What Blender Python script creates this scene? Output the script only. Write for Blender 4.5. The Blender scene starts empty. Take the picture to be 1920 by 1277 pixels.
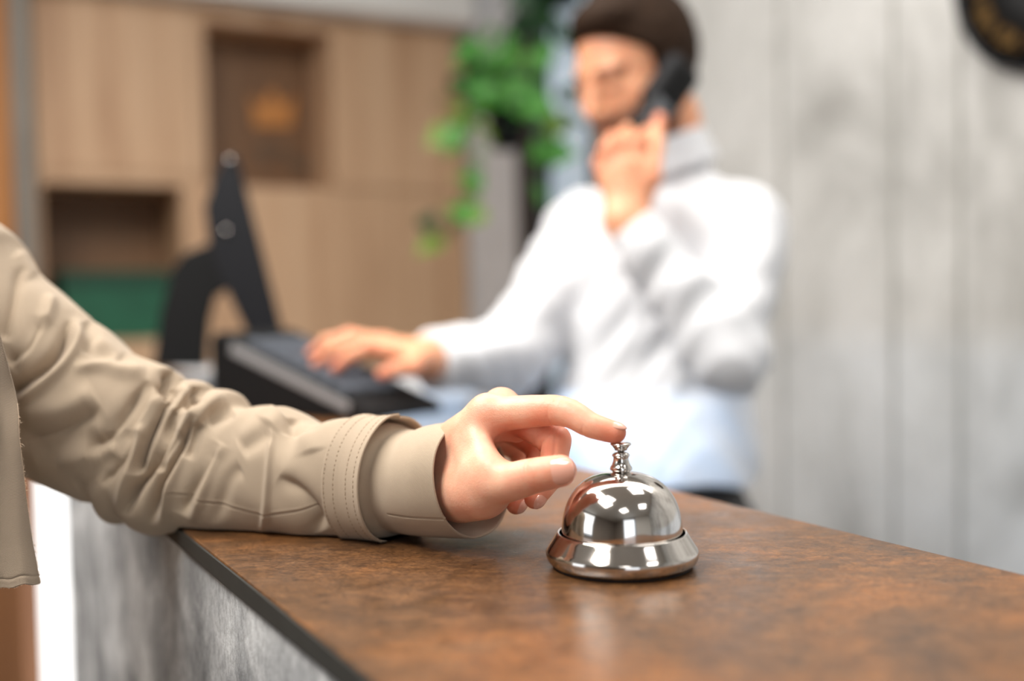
import bpy, bmesh, math, random
import numpy as np
from mathutils import Vector, Matrix
random.seed(4); rng = np.random.default_rng(4)
SC = bpy.context.scene
COL = SC.collection

# ------------------------------------------------------------------ camera
F = 2100.0; H0 = 548.0; ROLL = 1.0; TOP = 1.10; EYE = 0.155
CAMP = np.array([0.0, 0.0, TOP + EYE])
pitch = math.atan((638.5 - H0) / F)
RM = (Matrix.Rotation(math.pi/2 - pitch, 4, 'X') @ Matrix.Rotation(math.radians(-ROLL), 4, 'Z'))
M3 = np.array(RM.to_3x3())
cam_d = bpy.data.cameras.new('camera'); cam = bpy.data.objects.new('camera', cam_d); COL.objects.link(cam)
cam.matrix_world = Matrix.Translation(Vector(CAMP)) @ RM
cam_d.sensor_width = 36.0; cam_d.lens = 36.0 * F / 1920.0
cam_d.clip_start = 0.02; cam_d.clip_end = 60
cam_d.dof.use_dof = True; cam_d.dof.focus_distance = 0.655; cam_d.dof.aperture_fstop = 2.15
cam_d.dof.aperture_blades = 0
SC.camera = cam
SC.view_settings.view_transform = 'Standard'; SC.view_settings.look = 'None'
SC.view_settings.gamma = 1.0; SC.view_settings.use_curve_mapping = False
SC.view_settings.exposure = -0.58

def P(x, y, Z):
    """world point seen at picture point (x, y) at distance Z in front of the camera"""
    return CAMP + M3 @ np.array([(x - 960) / F * Z, -(y - 638.5) / F * Z, -Z])
def pts(lst): return np.array([P(*p) for p in lst])
def ray(x, y): return M3 @ np.array([(x - 960) / F, -(y - 638.5) / F, -1.0])
def G(x, y, z=TOP):
    d = ray(x, y); return CAMP + d * ((z - CAMP[2]) / d[2])
def proj(p):
    q = (np.asarray(p) - CAMP) @ M3
    return 960 + F * q[..., 0] / -q[..., 2], 638.5 - F * q[..., 1] / -q[..., 2], -q[..., 2]

# room axes: U runs along the counter (away to the left), N across it (away from the guests)
_a, _b = G(351.7, 1000), G(704, 1277)
U = _a - _b; U /= np.linalg.norm(U)
N = np.array([U[1], -U[0], 0.0])
ZZ = np.array([0, 0, 1.0])
N_FRONT = float(_a @ N); N_BACK = float(G(1610, 1002.5) @ N)
N_WALL = 1.78
def W(u, n, z): return U * u + N * n + ZZ * z
def on_n(x, y, nv):
    d = ray(x, y); return CAMP + d * ((nv - CAMP @ N) / (d @ N))
def on_u(x, y, uv):
    d = ray(x, y); return CAMP + d * ((uv - CAMP @ U) / (d @ U))
U_WALL = float(on_n(872, 500, N_WALL) @ U)
ROOM = Matrix(((U[0], N[0], 0, 0), (U[1], N[1], 0, 0), (0, 0, 1, 0), (0, 0, 0, 1)))

# ------------------------------------------------------------------ world + big lights
world = bpy.data.worlds.new('world'); SC.world = world; world.use_nodes = True
bg = world.node_tree.nodes['Background']
bg.inputs[0].default_value = (0.80, 0.89, 1.0, 1); bg.inputs[1].default_value = 0.7

def area(name, u, n, z, aim, sx, sy, power, color=(1, 1, 1)):
    l = bpy.data.lights.new(name, 'AREA'); l.shape = 'RECTANGLE'; l.size = sx; l.size_y = sy
    l.energy = power; l.color = color
    o = bpy.data.objects.new(name, l); COL.objects.link(o)
    o.location = Vector(W(u, n, z))
    d = Vector(W(*aim)) - o.location
    o.rotation_euler = d.to_track_quat('-Z', 'Y').to_euler()
    return o
area('daylight_street_window', 1.55, -3.40, 1.75, (0.9, 0.5, 1.1), 1.9, 1.7, 27, (0.95, 0.98, 1.0))
area('daylight_right_window', -2.90, -0.9, 1.55, (0.5, 0.2, 1.1), 1.3, 2.0, 20, (0.88, 0.94, 1.0))

# ------------------------------------------------------------------ helpers
def tag(o, label=None, cat=None, group=None, kind=None):
    if label: o['label'] = label
    if cat: o['category'] = cat
    if group: o['group'] = group
    if kind: o['kind'] = kind
    return o
def empty(name, loc, label=None, cat=None, group=None):
    o = bpy.data.objects.new(name, None); COL.objects.link(o); o.location = Vector(loc)
    o.empty_display_size = 0.05
    return tag(o, label, cat, group)
def link(name, me, mat=None, parent=None, smooth=False):
    """vertices are given in world space; the part keeps its place under its parent"""
    o = bpy.data.objects.new(name, me); COL.objects.link(o)
    if mat: me.materials.append(mat)
    if smooth: me.polygons.foreach_set('use_smooth', [True] * len(me.polygons))
    if parent:
        o.parent = parent
        loc = Vector((0, 0, 0)); p = parent
        while p: loc = loc + p.location; p = p.parent
        me.transform(Matrix.Translation(-loc))
    return o
def mesh_from(V, Fc, name='mesh'):
    me = bpy.data.meshes.new(name)
    V = np.asarray(V, dtype=np.float32); Fc = np.asarray(Fc, dtype=np.int32)
    n = Fc.shape[1]
    me.vertices.add(len(V)); me.vertices.foreach_set('co', V.ravel())
    me.loops.add(Fc.size); me.loops.foreach_set('vertex_index', Fc.ravel())
    me.polygons.add(len(Fc)); me.polygons.foreach_set('loop_start', np.arange(len(Fc), dtype=np.int32) * n)
    me.update(calc_edges=True)
    return me
def bm_mesh(bm, name='mesh'):
    bmesh.ops.recalc_face_normals(bm, faces=bm.faces)
    me = bpy.data.meshes.new(name); bm.to_mesh(me); bm.free(); return me
def box_room(bm, u0, u1, n0, n1, z0, z1, bev=0.0, seg=2):
    vs = [bm.verts.new(W(u, n, z)) for u in (u0, u1) for n in (n0, n1) for z in (z0, z1)]
    fs = [bm.faces.new([vs[i] for i in f]) for f in ((0,1,3,2),(4,6,7,5),(0,4,5,1),(2,3,7,6),(0,2,6,4),(1,5,7,3))]
    if bev:
        es = list({e for f in fs for e in f.edges})
        bmesh.ops.bevel(bm, geom=es, offset=bev, segments=seg, affect='EDGES', profile=0.5)
def box(name, u0, u1, n0, n1, z0, z1, mat, parent=None, bev=0.0, seg=2):
    bm = bmesh.new(); box_room(bm, u0, u1, n0, n1, z0, z1, bev, seg)
    return link(name, bm_mesh(bm), mat, parent)
def boxes(name, lst, mat, parent=None, bev=0.0):
    bm = bmesh.new()
    for b in lst: box_room(bm, *b, bev=bev)
    return link(name, bm_mesh(bm), mat, parent)
def prism(name, poly, ext, mat, parent=None, bev=0.0, smooth=False):
    """poly: world points of one end, ext: world vector to the other end"""
    bm = bmesh.new()
    a = [bm.verts.new(p) for p in poly]; b = [bm.verts.new(np.asarray(p) + ext) for p in poly]
    n = len(a)
    bm.faces.new(a); bm.faces.new(b[::-1])
    for i in range(n): bm.faces.new((a[i], a[(i+1) % n], b[(i+1) % n], b[i]))
    if bev: bmesh.ops.bevel(bm, geom=list(bm.edges), offset=bev, segments=2, affect='EDGES', profile=0.5)
    return link(name, bm_mesh(bm), mat, parent, smooth)
def lathe(name, prof, c, mat, parent=None, seg=96, closed=False):
    """prof: (radius, height) list; c: world base point"""
    prof = np.array(prof, float); th = np.linspace(0, 2*np.pi, seg, endpoint=False)
    V = np.stack([np.outer(prof[:, 0], np.cos(th)) + c[0], np.outer(prof[:, 0], np.sin(th)) + c[1],
                  np.repeat(prof[:, 1][:, None], seg, 1) + c[2]], -1).reshape(-1, 3)
    m = len(prof); Fc = []
    rows = m if closed else m - 1
    i = np.arange(rows)[:, None]; j = np.arange(seg)[None, :]
    i2 = (i + 1) % m; j2 = (j + 1) % seg
    Fc = np.stack([i*seg + j + 0*i2, i*seg + j2, i2*seg + j2, i2*seg + j], -1).reshape(-1, 4)
    return link(name, mesh_from(V, Fc), mat, parent, True)
def spline(P_, t, k=None):
    """Catmull-Rom through rows of P_ at parameters t (0..len-1)"""
    P_ = np.asarray(P_, float); n = len(P_)
    t = np.clip(np.asarray(t, float), 0, n - 1 - 1e-9); i = t.astype(int); f = (t - i)[:, None]
    g = lambda q: P_[np.clip(q, 0, n - 1)]
    p0, p1, p2, p3 = g(i-1), g(i), g(i+1), g(i+2)
    return 0.5*((2*p1) + (-p0+p2)*f + (2*p0-5*p1+4*p2-p3)*f**2 + (-p0+3*p1-3*p2+p3)*f**3)
def tube(bm, path, r, seg=10, caps=True):
    path = np.asarray(path, float); r = np.broadcast_to(r, (len(path),))
    rings = []; up = None
    for i in range(len(path)):
        d = path[min(i+1, len(path)-1)] - path[max(i-1, 0)]; d /= np.linalg.norm(d) + 1e-12
        if up is None: up = np.cross(d, [0.3, 0.2, 0.9]); up /= np.linalg.norm(up)
        up = up - d*(up @ d); up /= np.linalg.norm(up); s = np.cross(d, up)
        rings.append([bm.verts.new(path[i] + r[i]*(math.cos(a)*up + math.sin(a)*s)) for a in np.linspace(0, 2*math.pi, seg, endpoint=False)])
    for a, b in zip(rings[:-1], rings[1:]):
        for j in range(seg): bm.faces.new((a[j], a[(j+1) % seg], b[(j+1) % seg], b[j]))
    if caps: bm.faces.new(rings[0][::-1]); bm.faces.new(rings[-1])

# --- signed distance modelling ------------------------------------------------
def smin(a, b, k):
    if k <= 0: return np.minimum(a, b)
    h = np.maximum(k - np.abs(a - b), 0) / k
    return np.minimum(a, b) - h*h*k*0.25
def smax(a, b, k): return -smin(-a, -b, k)
def cone(p, a, b, r1, r2):
    a = np.asarray(a, np.float32); b = np.asarray(b, np.float32); ab = b - a
    t = np.clip(((p - a) @ ab) / max(float(ab @ ab), 1e-12), 0, 1)
    return np.linalg.norm(p - a - t[:, None]*ab, axis=1) - (r1 + (r2 - r1)*t)
def ellip(p, c, R, r):
    """R: 3x3 with axes in rows, r: radii"""
    q = (p - np.asarray(c, np.float32)) @ np.asarray(R, np.float32).T
    r = np.asarray(r, np.float32)
    k0 = np.linalg.norm(q / r, axis=1); k1 = np.linalg.norm(q / (r*r), axis=1)
    return k0*(k0 - 1.0)/np.maximum(k1, 1e-6)
def chain(p, J, R, k=0.004):
    d = None
    for i in range(len(J) - 1):
        c = cone(p, J[i], J[i+1], R[i], R[i+1])
        d = c if d is None else smin(d, c, k)
    return d
def sdf_mesh(f, lo, hi, h, proj_steps=2, lip=1.6):
    lo = np.asarray(lo, float); hi = np.asarray(hi, float); B = 8
    nb = np.ceil((hi - lo)/(h*B)).astype(int); n = nb*B + 1
    D = np.full(tuple(n), 1.0, np.float32)
    gb = np.stack(np.meshgrid(*[np.arange(k) for k in nb], indexing='ij'), -1).reshape(-1, 3)
    cen = lo + (gb + 0.5)*B*h
    dc = np.concatenate([f(c.astype(np.float32)) for c in np.array_split(cen, max(1, len(cen)//200000))])
    act = np.abs(dc) < B*h*0.87*lip
    for b in gb[dc < 0]: D[b[0]*B:b[0]*B+B+1, b[1]*B:b[1]*B+B+1, b[2]*B:b[2]*B+B+1] = -1
    off = np.stack(np.meshgrid(*[np.arange(B+1)]*3, indexing='ij'), -1).reshape(-1, 3)
    A = gb[act]
    for ch in np.array_split(A, max(1, len(A)//400 + 1)):
        if len(ch) == 0: continue
        p = (lo + (ch[:, None, :]*B + off[None])*h).reshape(-1, 3).astype(np.float32)
        v = f(p).reshape(len(ch), B+1, B+1, B+1)
        for b, vv in zip(ch, v): D[b[0]*B:b[0]*B+B+1, b[1]*B:b[1]*B+B+1, b[2]*B:b[2]*B+B+1] = vv
    S = D < 0
    cnt = np.zeros(tuple(n - 1), np.int8)
    for dx in (0, 1):
        for dy in (0, 1):
            for dz in (0, 1): cnt += S[dx:n[0]-1+dx, dy:n[1]-1+dy, dz:n[2]-1+dz]
    cells = np.argwhere((cnt > 0) & (cnt < 8))
    idx = np.full(tuple(n - 1), -1, np.int32); idx[tuple(cells.T)] = np.arange(len(cells))
    acc = np.zeros((len(cells), 3)); w = np.zeros(len(cells))
    cor = [(0,0,0),(1,0,0),(0,1,0),(1,1,0),(0,0,1),(1,0,1),(0,1,1),(1,1,1)]
    for a in range(8):
        for b in range(a+1, 8):
            da = np.array(cor[b]) - np.array(cor[a])
            if np.abs(da).sum() != 1: continue
            va = D[tuple((cells + cor[a]).T)]; vb = D[tuple((cells + cor[b]).T)]
            m = (va < 0) != (vb < 0)
            t = np.where(m, va/np.where(m, va - vb, 1), 0)
            acc[m] += (np.array(cor[a]) + t[:, None]*da)[m]; w[m] += 1
    V = lo + (cells + acc/w[:, None])*h
    quads = []
    for ax in range(3):
        sl0 = [slice(None)]*3; sl1 = [slice(None)]*3; sl0[ax] = slice(0, -1); sl1[ax] = slice(1, None)
        e = np.argwhere(S[tuple(sl0)] != S[tuple(sl1)])
        o1, o2 = [a for a in range(3) if a != ax]
        e = e[(e[:, o1] > 0) & (e[:, o2] > 0) & (e[:, o1] < n[o1]-1) & (e[:, o2] < n[o2]-1)]
        d1 = np.zeros(3, int); d1[o1] = 1; d2 = np.zeros(3, int); d2[o2] = 1
        q = np.stack([idx[tuple((e-d1-d2).T)], idx[tuple((e-d2).T)], idx[tuple(e.T)], idx[tuple((e-d1).T)]], -1)
        ins = S[tuple(e.T)]
        flip = ins if ax != 1 else ~ins
        q[~flip] = q[~flip][:, ::-1]
        quads.append(q)
    Q = np.concatenate(quads); Q = Q[(Q >= 0).all(1)]
    for _ in range(proj_steps):
        for ch in np.array_split(np.arange(len(V)), max(1, len(V)//200000 + 1)):
            p = V[ch].astype(np.float32); e = h*0.4
            g = np.stack([(f(p + e*np.eye(3, dtype=np.float32)[i]) - f(p - e*np.eye(3, dtype=np.float32)[i]))/(2*e) for i in range(3)], -1)
            d = f(p); g2 = np.maximum((g*g).sum(1), 0.2)
            st = np.clip(d/g2, -h*0.7, h*0.7)
            V[ch] -= g*st[:, None]
    return V, Q
def merge(parts):
    Vs, Qs, o = [], [], 0
    for V, Q in parts: Vs.append(V); Qs.append(Q + o); o += len(V)
    return np.concatenate(Vs), np.concatenate(Qs)
def attr(me, name, vals):
    a = me.attributes.new(name, 'FLOAT', 'POINT'); a.data.foreach_set('value', np.asarray(vals, np.float32))

# ------------------------------------------------------------------ materials
def srgb(r, g, b):
    f = lambda c: (c/255/12.92) if c/255 <= 0.04045 else ((c/255+0.055)/1.055)**2.4
    return (f(r), f(g), f(b), 1)
class Mat:
    def __init__(s, name, color=(0.5, 0.5, 0.5, 1), rough=0.5, metal=0.0, **kw):
        s.m = bpy.data.materials.new(name); s.m.use_nodes = True; s.t = s.m.node_tree
        s.b = s.t.nodes['Principled BSDF']
        s.b.inputs['Base Color'].default_value = color; s.b.inputs['Roughness'].default_value = rough
        s.b.inputs['Metallic'].default_value = metal
        for k, v in kw.items(): s.b.inputs[k.replace('_', ' ')].default_value = v
    def n(s, typ, **kw):
        nd = s.t.nodes.new(typ)
        for k, v in kw.items():
            if k[:2] == 'i_': nd.inputs[k[2:].replace('_', ' ')].default_value = v
            else: setattr(nd, k, v)
        return nd
    def l(s, a, b): s.t.links.new(a, b)
    def coords(s, kind='Object', scale=(1, 1, 1), rot=(0, 0, 0)):
        tc = s.n('ShaderNodeTexCoord'); mp = s.n('ShaderNodeMapping')
        mp.inputs['Scale'].default_value = scale; mp.inputs['Rotation'].default_value = rot
        s.l(tc.outputs[kind], mp.inputs[0]); return mp.outputs[0]
    def noise(s, vec, scale, detail=4, rough=0.5, dist=0.0):
        nd = s.n('ShaderNodeTexNoise'); nd.inputs['Scale'].default_value = scale
        nd.inputs['Detail'].default_value = detail; nd.inputs['Roughness'].default_value = rough
        nd.inputs['Distortion'].default_value = dist
        s.l(vec, nd.inputs['Vector']); return nd.outputs['Fac']
    def ramp(s, fac, stops):
        r = s.n('ShaderNodeValToRGB'); e = r.color_ramp.elements
        while len(e) < len(stops): e.new(0.5)
        for i, (p, c) in enumerate(stops): e[i].position = p; e[i].color = c
        s.l(fac, r.inputs[0]); return r.outputs[0]
    def mix(s, fac, a, b, blend='MIX'):
        m = s.n('ShaderNodeMix', data_type='RGBA', blend_type=blend)
        for v, i in ((fac, 0), (a, 6), (b, 7)):
            if hasattr(v, 'is_linked'): s.l(v, m.inputs[i])
            else: m.inputs[i].default_value = v
        return m.outputs[2]
    def math(s, op, a, b=0.0):
        m = s.n('ShaderNodeMath', operation=op)
        for v, i in ((a, 0), (b, 1)):
            if hasattr(v, 'is_linked'): s.l(v, m.inputs[i])
            else: m.inputs[i].default_value = v
        return m.outputs[0]
    def color(s, out): s.l(out, s.b.inputs['Base Color']); return s
    def bump(s, h, strength=0.3, dist=0.001):
        b = s.n('ShaderNodeBump'); b.inputs['Strength'].default_value = strength; b.inputs['Distance'].default_value = dist
        s.l(h, b.inputs['Height']); s.l(b.outputs[0], s.b.inputs['Normal']); return s

def wood(name, c1, c2, c3, rough=0.5):
    m = Mat(name, rough=rough)
    v = m.coords('Object', (9, 9, 0.7))
    f = m.noise(v, 1.0, 5, 0.6, 0.4)
    v2 = m.coords('Object', (70, 70, 1.5)); f2 = m.noise(v2, 1.0, 3, 0.6)
    c = m.ramp(f, [(0.3, c1), (0.52, c2), (0.72, c3)])
    c = m.mix(0.25, c, m.ramp(f2, [(0.3, (0.55, 0.5, 0.45, 1)), (0.7, (1, 1, 1, 1))]), 'MULTIPLY')
    m.color(c); return m.m
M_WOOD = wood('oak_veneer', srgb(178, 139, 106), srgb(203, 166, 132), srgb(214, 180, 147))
M_WOOD_SHADE = wood('shaded_oak_back', srgb(108, 76, 50), srgb(126, 92, 62), srgb(138, 104, 74))  # oak toned darker on the niche backs to deepen the recess shade
M_ORANGE = wood('orange_wood', srgb(158, 102, 50), srgb(182, 120, 60), srgb(196, 136, 74))
M_BROWN = wood('walnut_panel', srgb(104, 68, 42), srgb(128, 86, 56), srgb(146, 104, 72))
def concrete(name, lo, mid, hi, sc=1.0, coord='Object', streak=3.0, mot=None):
    m = Mat(name, rough=0.8)
    v = m.coords(coord, (sc*streak, sc*streak, sc))
    f = m.noise(v, 1.3, 8, 0.62, 0.5)
    v2 = m.coords(coord, (sc*14, sc*14, sc*9)); f2 = m.noise(v2, 2.0, 6, 0.7)
    c = m.ramp(f, [(0.32, lo), (0.5, mid), (0.66, hi)])
    c = m.mix(0.45 if mot is None else mot, c, m.ramp(f2, [(0.38, (0.62, 0.62, 0.62, 1)), (0.55, (1, 1, 1, 1))]), 'MULTIPLY')
    m.color(c); m.bump(f2, 0.4, 0.003); return m.m
M_CONC = concrete('cast_concrete_wall', srgb(150, 149, 146), srgb(192, 192, 190), srgb(209, 209, 208), 1.3, streak=1.5, mot=0.26)
M_CONCF = concrete('mottled_concrete_panel', srgb(112, 115, 118), srgb(172, 174, 177), srgb(222, 224, 226), 8.0, streak=1.1, mot=0.7)
M_SEAM = Mat('concrete_joint', srgb(150, 149, 145), 0.9).m  # grey joint colour of the concrete wall seams
def plain(name, c, rough=0.6, metal=0.0, var=0.08, sc=30, **kw):
    m = Mat(name, c, rough, metal, **kw)
    f = m.noise(m.coords('Object'), sc, 4)
    d = tuple(x*(1-var*2) for x in c[:3]) + (1,)
    m.color(m.ramp(f, [(0.3, d), (0.7, c)])); return m.m
M_WHITE = plain('white_paint', srgb(226, 225, 222), 0.7, var=0.02, sc=4)
M_GREIGE = plain('greige_wall_paint', srgb(146, 138, 130), 0.7, var=0.04, sc=4)
M_CEIL = plain('grey_ceiling_paint', srgb(206, 202, 195), 0.8, var=0.03, sc=4)
M_CORN = plain('pale_grey_paint', srgb(236, 234, 230), 0.7, var=0.02, sc=4)
M_GREYCOL = plain('grey_column_paint', srgb(214, 217, 222), 0.7, var=0.06, sc=5)
M_PALEB = Mat('frosted_daylit_pane', srgb(200, 214, 226), 0.5, Emission_Strength=0.62).m  # emission stands in for daylight coming through the pane
M_PALEB.node_tree.nodes['Principled BSDF'].inputs['Emission Color'].default_value = (0.66, 0.80, 0.93, 1)
M_FLOOR = plain('grey_floor_tile', srgb(120, 110, 98), 0.35, var=0.06, sc=3)
M_DARK = plain('dark_frame', srgb(38, 38, 42), 0.5, var=0.05)
M_BLACK = plain('black_plastic', srgb(9, 10, 12), 0.6, Specular_IOR_Level=0.22, var=0.06, sc=60)
M_BLACK2 = plain('dark_blue_grey_plastic', srgb(13, 15, 21), 0.5, Specular_IOR_Level=0.25, var=0.06, sc=60)
M_SCREEN = Mat('screen_glass', srgb(18, 22, 28), 0.12).m
M_SILVER = plain('brushed_silver_trim', srgb(170, 170, 172), 0.4, 0.6, var=0.05, sc=80)
M_DESK = plain('pale_grey_laminate', srgb(208, 211, 216), 0.5, var=0.03, sc=8)
M_METALPOST = plain('brushed_grey_metal', srgb(128, 122, 114), 0.5, 0.3, var=0.05, sc=10)
M_GREEN = plain('green_card', srgb(22, 92, 66), 0.6, var=0.12, sc=12)
M_GREEN2 = plain('dark_green_card', srgb(12, 66, 48), 0.6, var=0.1, sc=12)
M_GOLD = plain('dull_gold', srgb(112, 84, 40), 0.45, 0.3, var=0.1, sc=50)
M_BLUEG = plain('slate_blue_print', srgb(86, 100, 126), 0.5, var=0.25, sc=25)
M_RUBBER = plain('black_rubber', srgb(14, 14, 15), 0.7, var=0.05, sc=60)
M_EMB_O = plain('orange_relief_metal', srgb(206, 140, 74), 0.5, 0.1, var=0.06, sc=40)
M_EMB_G = plain('grey_relief_metal', srgb(104, 88, 72), 0.6, 0.1, var=0.06, sc=40)
M_EDGE = plain('dark_grey_edge_band', srgb(56, 56, 54), 0.65, Specular_IOR_Level=0.15, var=0.08, sc=40)

def emit(name, col, s):
    m = bpy.data.materials.new(name); m.use_nodes = True; t = m.node_tree; t.nodes.clear()
    e = t.nodes.new('ShaderNodeEmission'); o = t.nodes.new('ShaderNodeOutputMaterial')
    e.inputs[0].default_value = col; e.inputs[1].default_value = s; t.links.new(e.outputs[0], o.inputs[0]); return m
M_LED = emit('led_strip_light', (1, 0.985, 0.96, 1), 3.0)
M_LED2 = emit('cool_led_strip_light', (0.7, 0.85, 1.0, 1), 6.0)
M_LAMP = emit('ceiling_lamp_diffuser', (1, 0.97, 0.93, 1), 9.0)

# worktop: rusty brown mottled stone laminate
m = Mat('rust_brown_stone_laminate', rough=0.34, Specular_IOR_Level=0.5)
v = m.coords('Object', (1, 1, 1), (0, 0, 0.5))
f1 = m.noise(v, 7.0, 6, 0.6, 0.8); f2 = m.noise(v, 38.0, 7, 0.65, 0.6)
vs = m.coords('Object', (70, 170, 70), (0, 0, 0.25)); f3 = m.noise(vs, 1.0, 6, 0.7, 0.5)
f4 = m.noise(v, 420.0, 3, 0.6)
c = m.ramp(f1, [(0.3, srgb(66, 54, 46)), (0.47, srgb(104, 76, 50)), (0.6, srgb(138, 94, 52)), (0.75, srgb(112, 90, 68))])
c = m.mix(0.65, c, m.ramp(f2, [(0.32, srgb(112, 100, 96)), (0.5, srgb(205, 190, 178)), (0.66, srgb(255, 236, 206))]), 'MULTIPLY')
c = m.mix(0.20, c, m.ramp(f3, [(0.35, srgb(66, 46, 30)), (0.5, srgb(130, 90, 54)), (0.72, srgb(205, 150, 96))]))
c = m.mix(0.55, c, m.ramp(f4, [(0.34, srgb(96, 84, 74)), (0.6, (1, 1, 1, 1))]), 'MULTIPLY')
f6_ = m.noise(v, 130.0, 6, 0.7, 0.4)
c = m.mix(0.45, c, m.ramp(f6_, [(0.36, srgb(120, 104, 92)), (0.52, srgb(238, 226, 214)), (0.68, srgb(255, 240, 205))]), 'MULTIPLY')
c = m.mix(1.0, c, (1.22, 1.22, 1.22, 1), 'MULTIPLY')
m.color(c)
r_ = m.ramp(f2, [(0.3, (0.26,)*3 + (1,)), (0.7, (0.42,)*3 + (1,))]); m.l(r_, m.b.inputs['Roughness'])
m.bump(m.math('ADD', f3, m.math('MULTIPLY', f4, 0.6)), 0.10, 0.0006)
M_TOP = m.m

# chrome
m = Mat('polished_chrome', (0.66, 0.63, 0.60, 1), 0.10, 1.0)
v = m.coords('Object'); m.bump(m.noise(v, 900.0, 2), 0.02, 0.0001)
M_CHROME = m.m

# skin
def skin(name, c, red, spec=0.4):
    m = Mat(name, c, 0.42, Subsurface_Weight=0.3, Subsurface_Scale=0.006, Specular_IOR_Level=spec)
    m.b.inputs['Subsurface Radius'].default_value = (1.0, 0.36, 0.2)
    v = m.coords('Object'); f = m.noise(v, 55.0, 4, 0.55)
    col = m.mix(m.math('MULTIPLY', m.ramp(f, [(0.35, (0, 0, 0, 1)), (0.75, (1, 1, 1, 1))]), 0.5), c, red)
    a = m.n('ShaderNodeAttribute', attribute_name='blush_shade')
    col = m.mix(a.outputs['Fac'], col, red)
    b = m.n('ShaderNodeAttribute', attribute_name='beard')
    col = m.mix(b.outputs['Fac'], col, srgb(104, 62, 42))
    m.color(col)
    f5 = m.noise(v, 900.0, 4, 0.6); f6 = m.noise(v, 260.0, 3, 0.6, 1.0)
    m.bump(m.math('ADD', f5, f6), 0.28, 0.0006)
    return m.m
M_SKIN = skin('fair_skin', srgb(234, 184, 156), srgb(218, 112, 80))
M_SKIN_M = skin('warm_skin', srgb(222, 166, 130), srgb(210, 116, 88))
m = Mat('glossy_nude_nail_polish', srgb(228, 170, 150), 0.14, Coat_Weight=0.6); M_NAIL = m.m
def cloth(name, c1, c2, freq, ang, strength=0.5, uv='UVMap', sheen=0.15):
    m = Mat(name, c1, 0.85, Sheen_Weight=sheen, Specular_IOR_Level=0.2)
    tc = m.n('ShaderNodeUVMap', uv_map=uv); mp = m.n('ShaderNodeMapping'); mp.inputs['Rotation'].default_value = (0, 0, ang)
    m.l(tc.outputs[0], mp.inputs[0])
    w = m.n('ShaderNodeTexWave', wave_type='BANDS', bands_direction='X'); w.inputs['Scale'].default_value = freq
    w.inputs['Distortion'].default_value = 0.8; w.inputs['Detail'].default_value = 2; w.inputs['Detail Scale'].default_value = 3
    m.l(mp.outputs[0], w.inputs['Vector'])
    f = m.noise(mp.outputs[0], freq*2.5, 3, 0.6)
    f2 = m.noise(mp.outputs[0], 25.0, 3, 0.5)
    h = m.math('ADD', w.outputs['Fac'], m.math('MULTIPLY', f, 0.7))
    c = m.mix(m.ramp(w.outputs['Fac'], [(0.0, (0.35,)*3+(1,)), (0.7, (0, 0, 0, 1))]), c1, c2)
    c = m.mix(0.5, c, m.ramp(f2, [(0.3, (0.86, 0.86, 0.86, 1)), (0.7, (1, 1, 1, 1))]), 'MULTIPLY')
    m.color(c); m.bump(h, strength, 0.0004); return m.m
M_COAT = cloth('beige_twill', srgb(182, 164, 143), srgb(138, 121, 102), 400.0, 0.9, 0.4)
M_COAT_SHADED = cloth('beige_twill_shaded_front', srgb(164, 147, 128), srgb(118, 104, 89), 420.0, 0.25)  # same twill as the sleeve, darkened for shade on the hanging front
M_THREAD = plain('pale_thread', srgb(150, 128, 104), 0.8, var=0.05, sc=60)
M_THREAD2 = plain('frayed_thread', srgb(226, 202, 176), 0.8, var=0.05, sc=60)
M_SHIRT = plain('white_shirt_cotton', srgb(212, 214, 219), 0.85, var=0.02, sc=20)
M_TROUS = plain('dark_trousers', srgb(70, 66, 66), 0.85, var=0.08, sc=40)
M_BELT = plain('black_leather', srgb(36, 32, 30), 0.5, var=0.08, sc=60)
m = Mat('brown_hair', srgb(58, 40, 28), 0.75, Specular_IOR_Level=0.12); v = m.coords('Object', (1, 1, 0.25)); f = m.noise(v, 300.0, 4, 0.7)
m.color(m.ramp(f, [(0.3, srgb(20, 13, 9)), (0.7, srgb(58, 40, 27))])); m.bump(f, 0.6, 0.002); M_HAIR = m.m
def leaf_mat(name, a, b):
    m = Mat(name, a, 0.45, Subsurface_Weight=0.0); f = m.noise(m.coords('Object'), 40.0, 3)
    m.color(m.ramp(f, [(0.35, a), (0.7, b)])); return m.m
M_LEAF = leaf_mat('fresh_green_leaf', srgb(44, 110, 38), srgb(86, 150, 60))
M_LEAFD = leaf_mat('deep_green_leaf', srgb(12, 50, 24), srgb(30, 84, 38))
M_LEAFY = leaf_mat('yellow_green_leaf', srgb(96, 132, 42), srgb(136, 162, 66))
M_STEM = plain('green_stem', srgb(84, 112, 50), 0.6, var=0.1)
M_SOIL = plain('dark_soil', srgb(40, 30, 24), 0.95, var=0.2, sc=200)

# ------------------------------------------------------------------ room shell
def struct(name, *a, **k):
    o = box(name, *a, **k); return tag(o, kind='structure')
UR0, NR0, ZC = -3.0, -3.5, 2.75
struct('floor', UR0-0.2, U_WALL+0.7, NR0-0.2, N_WALL+0.3, -0.1, 0.0, M_FLOOR)
struct('ceiling', UR0-0.2, U_WALL+0.7, NR0-0.2, N_WALL+0.3, ZC, ZC+0.1, M_CEIL)
n_win0 = float(on_n(1118, 300, N_WALL) @ U); n_win1 = float(on_n(1018, 300, N_WALL) @ U); n_fr = float(on_n(984, 300, N_WALL) @ U)
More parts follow.
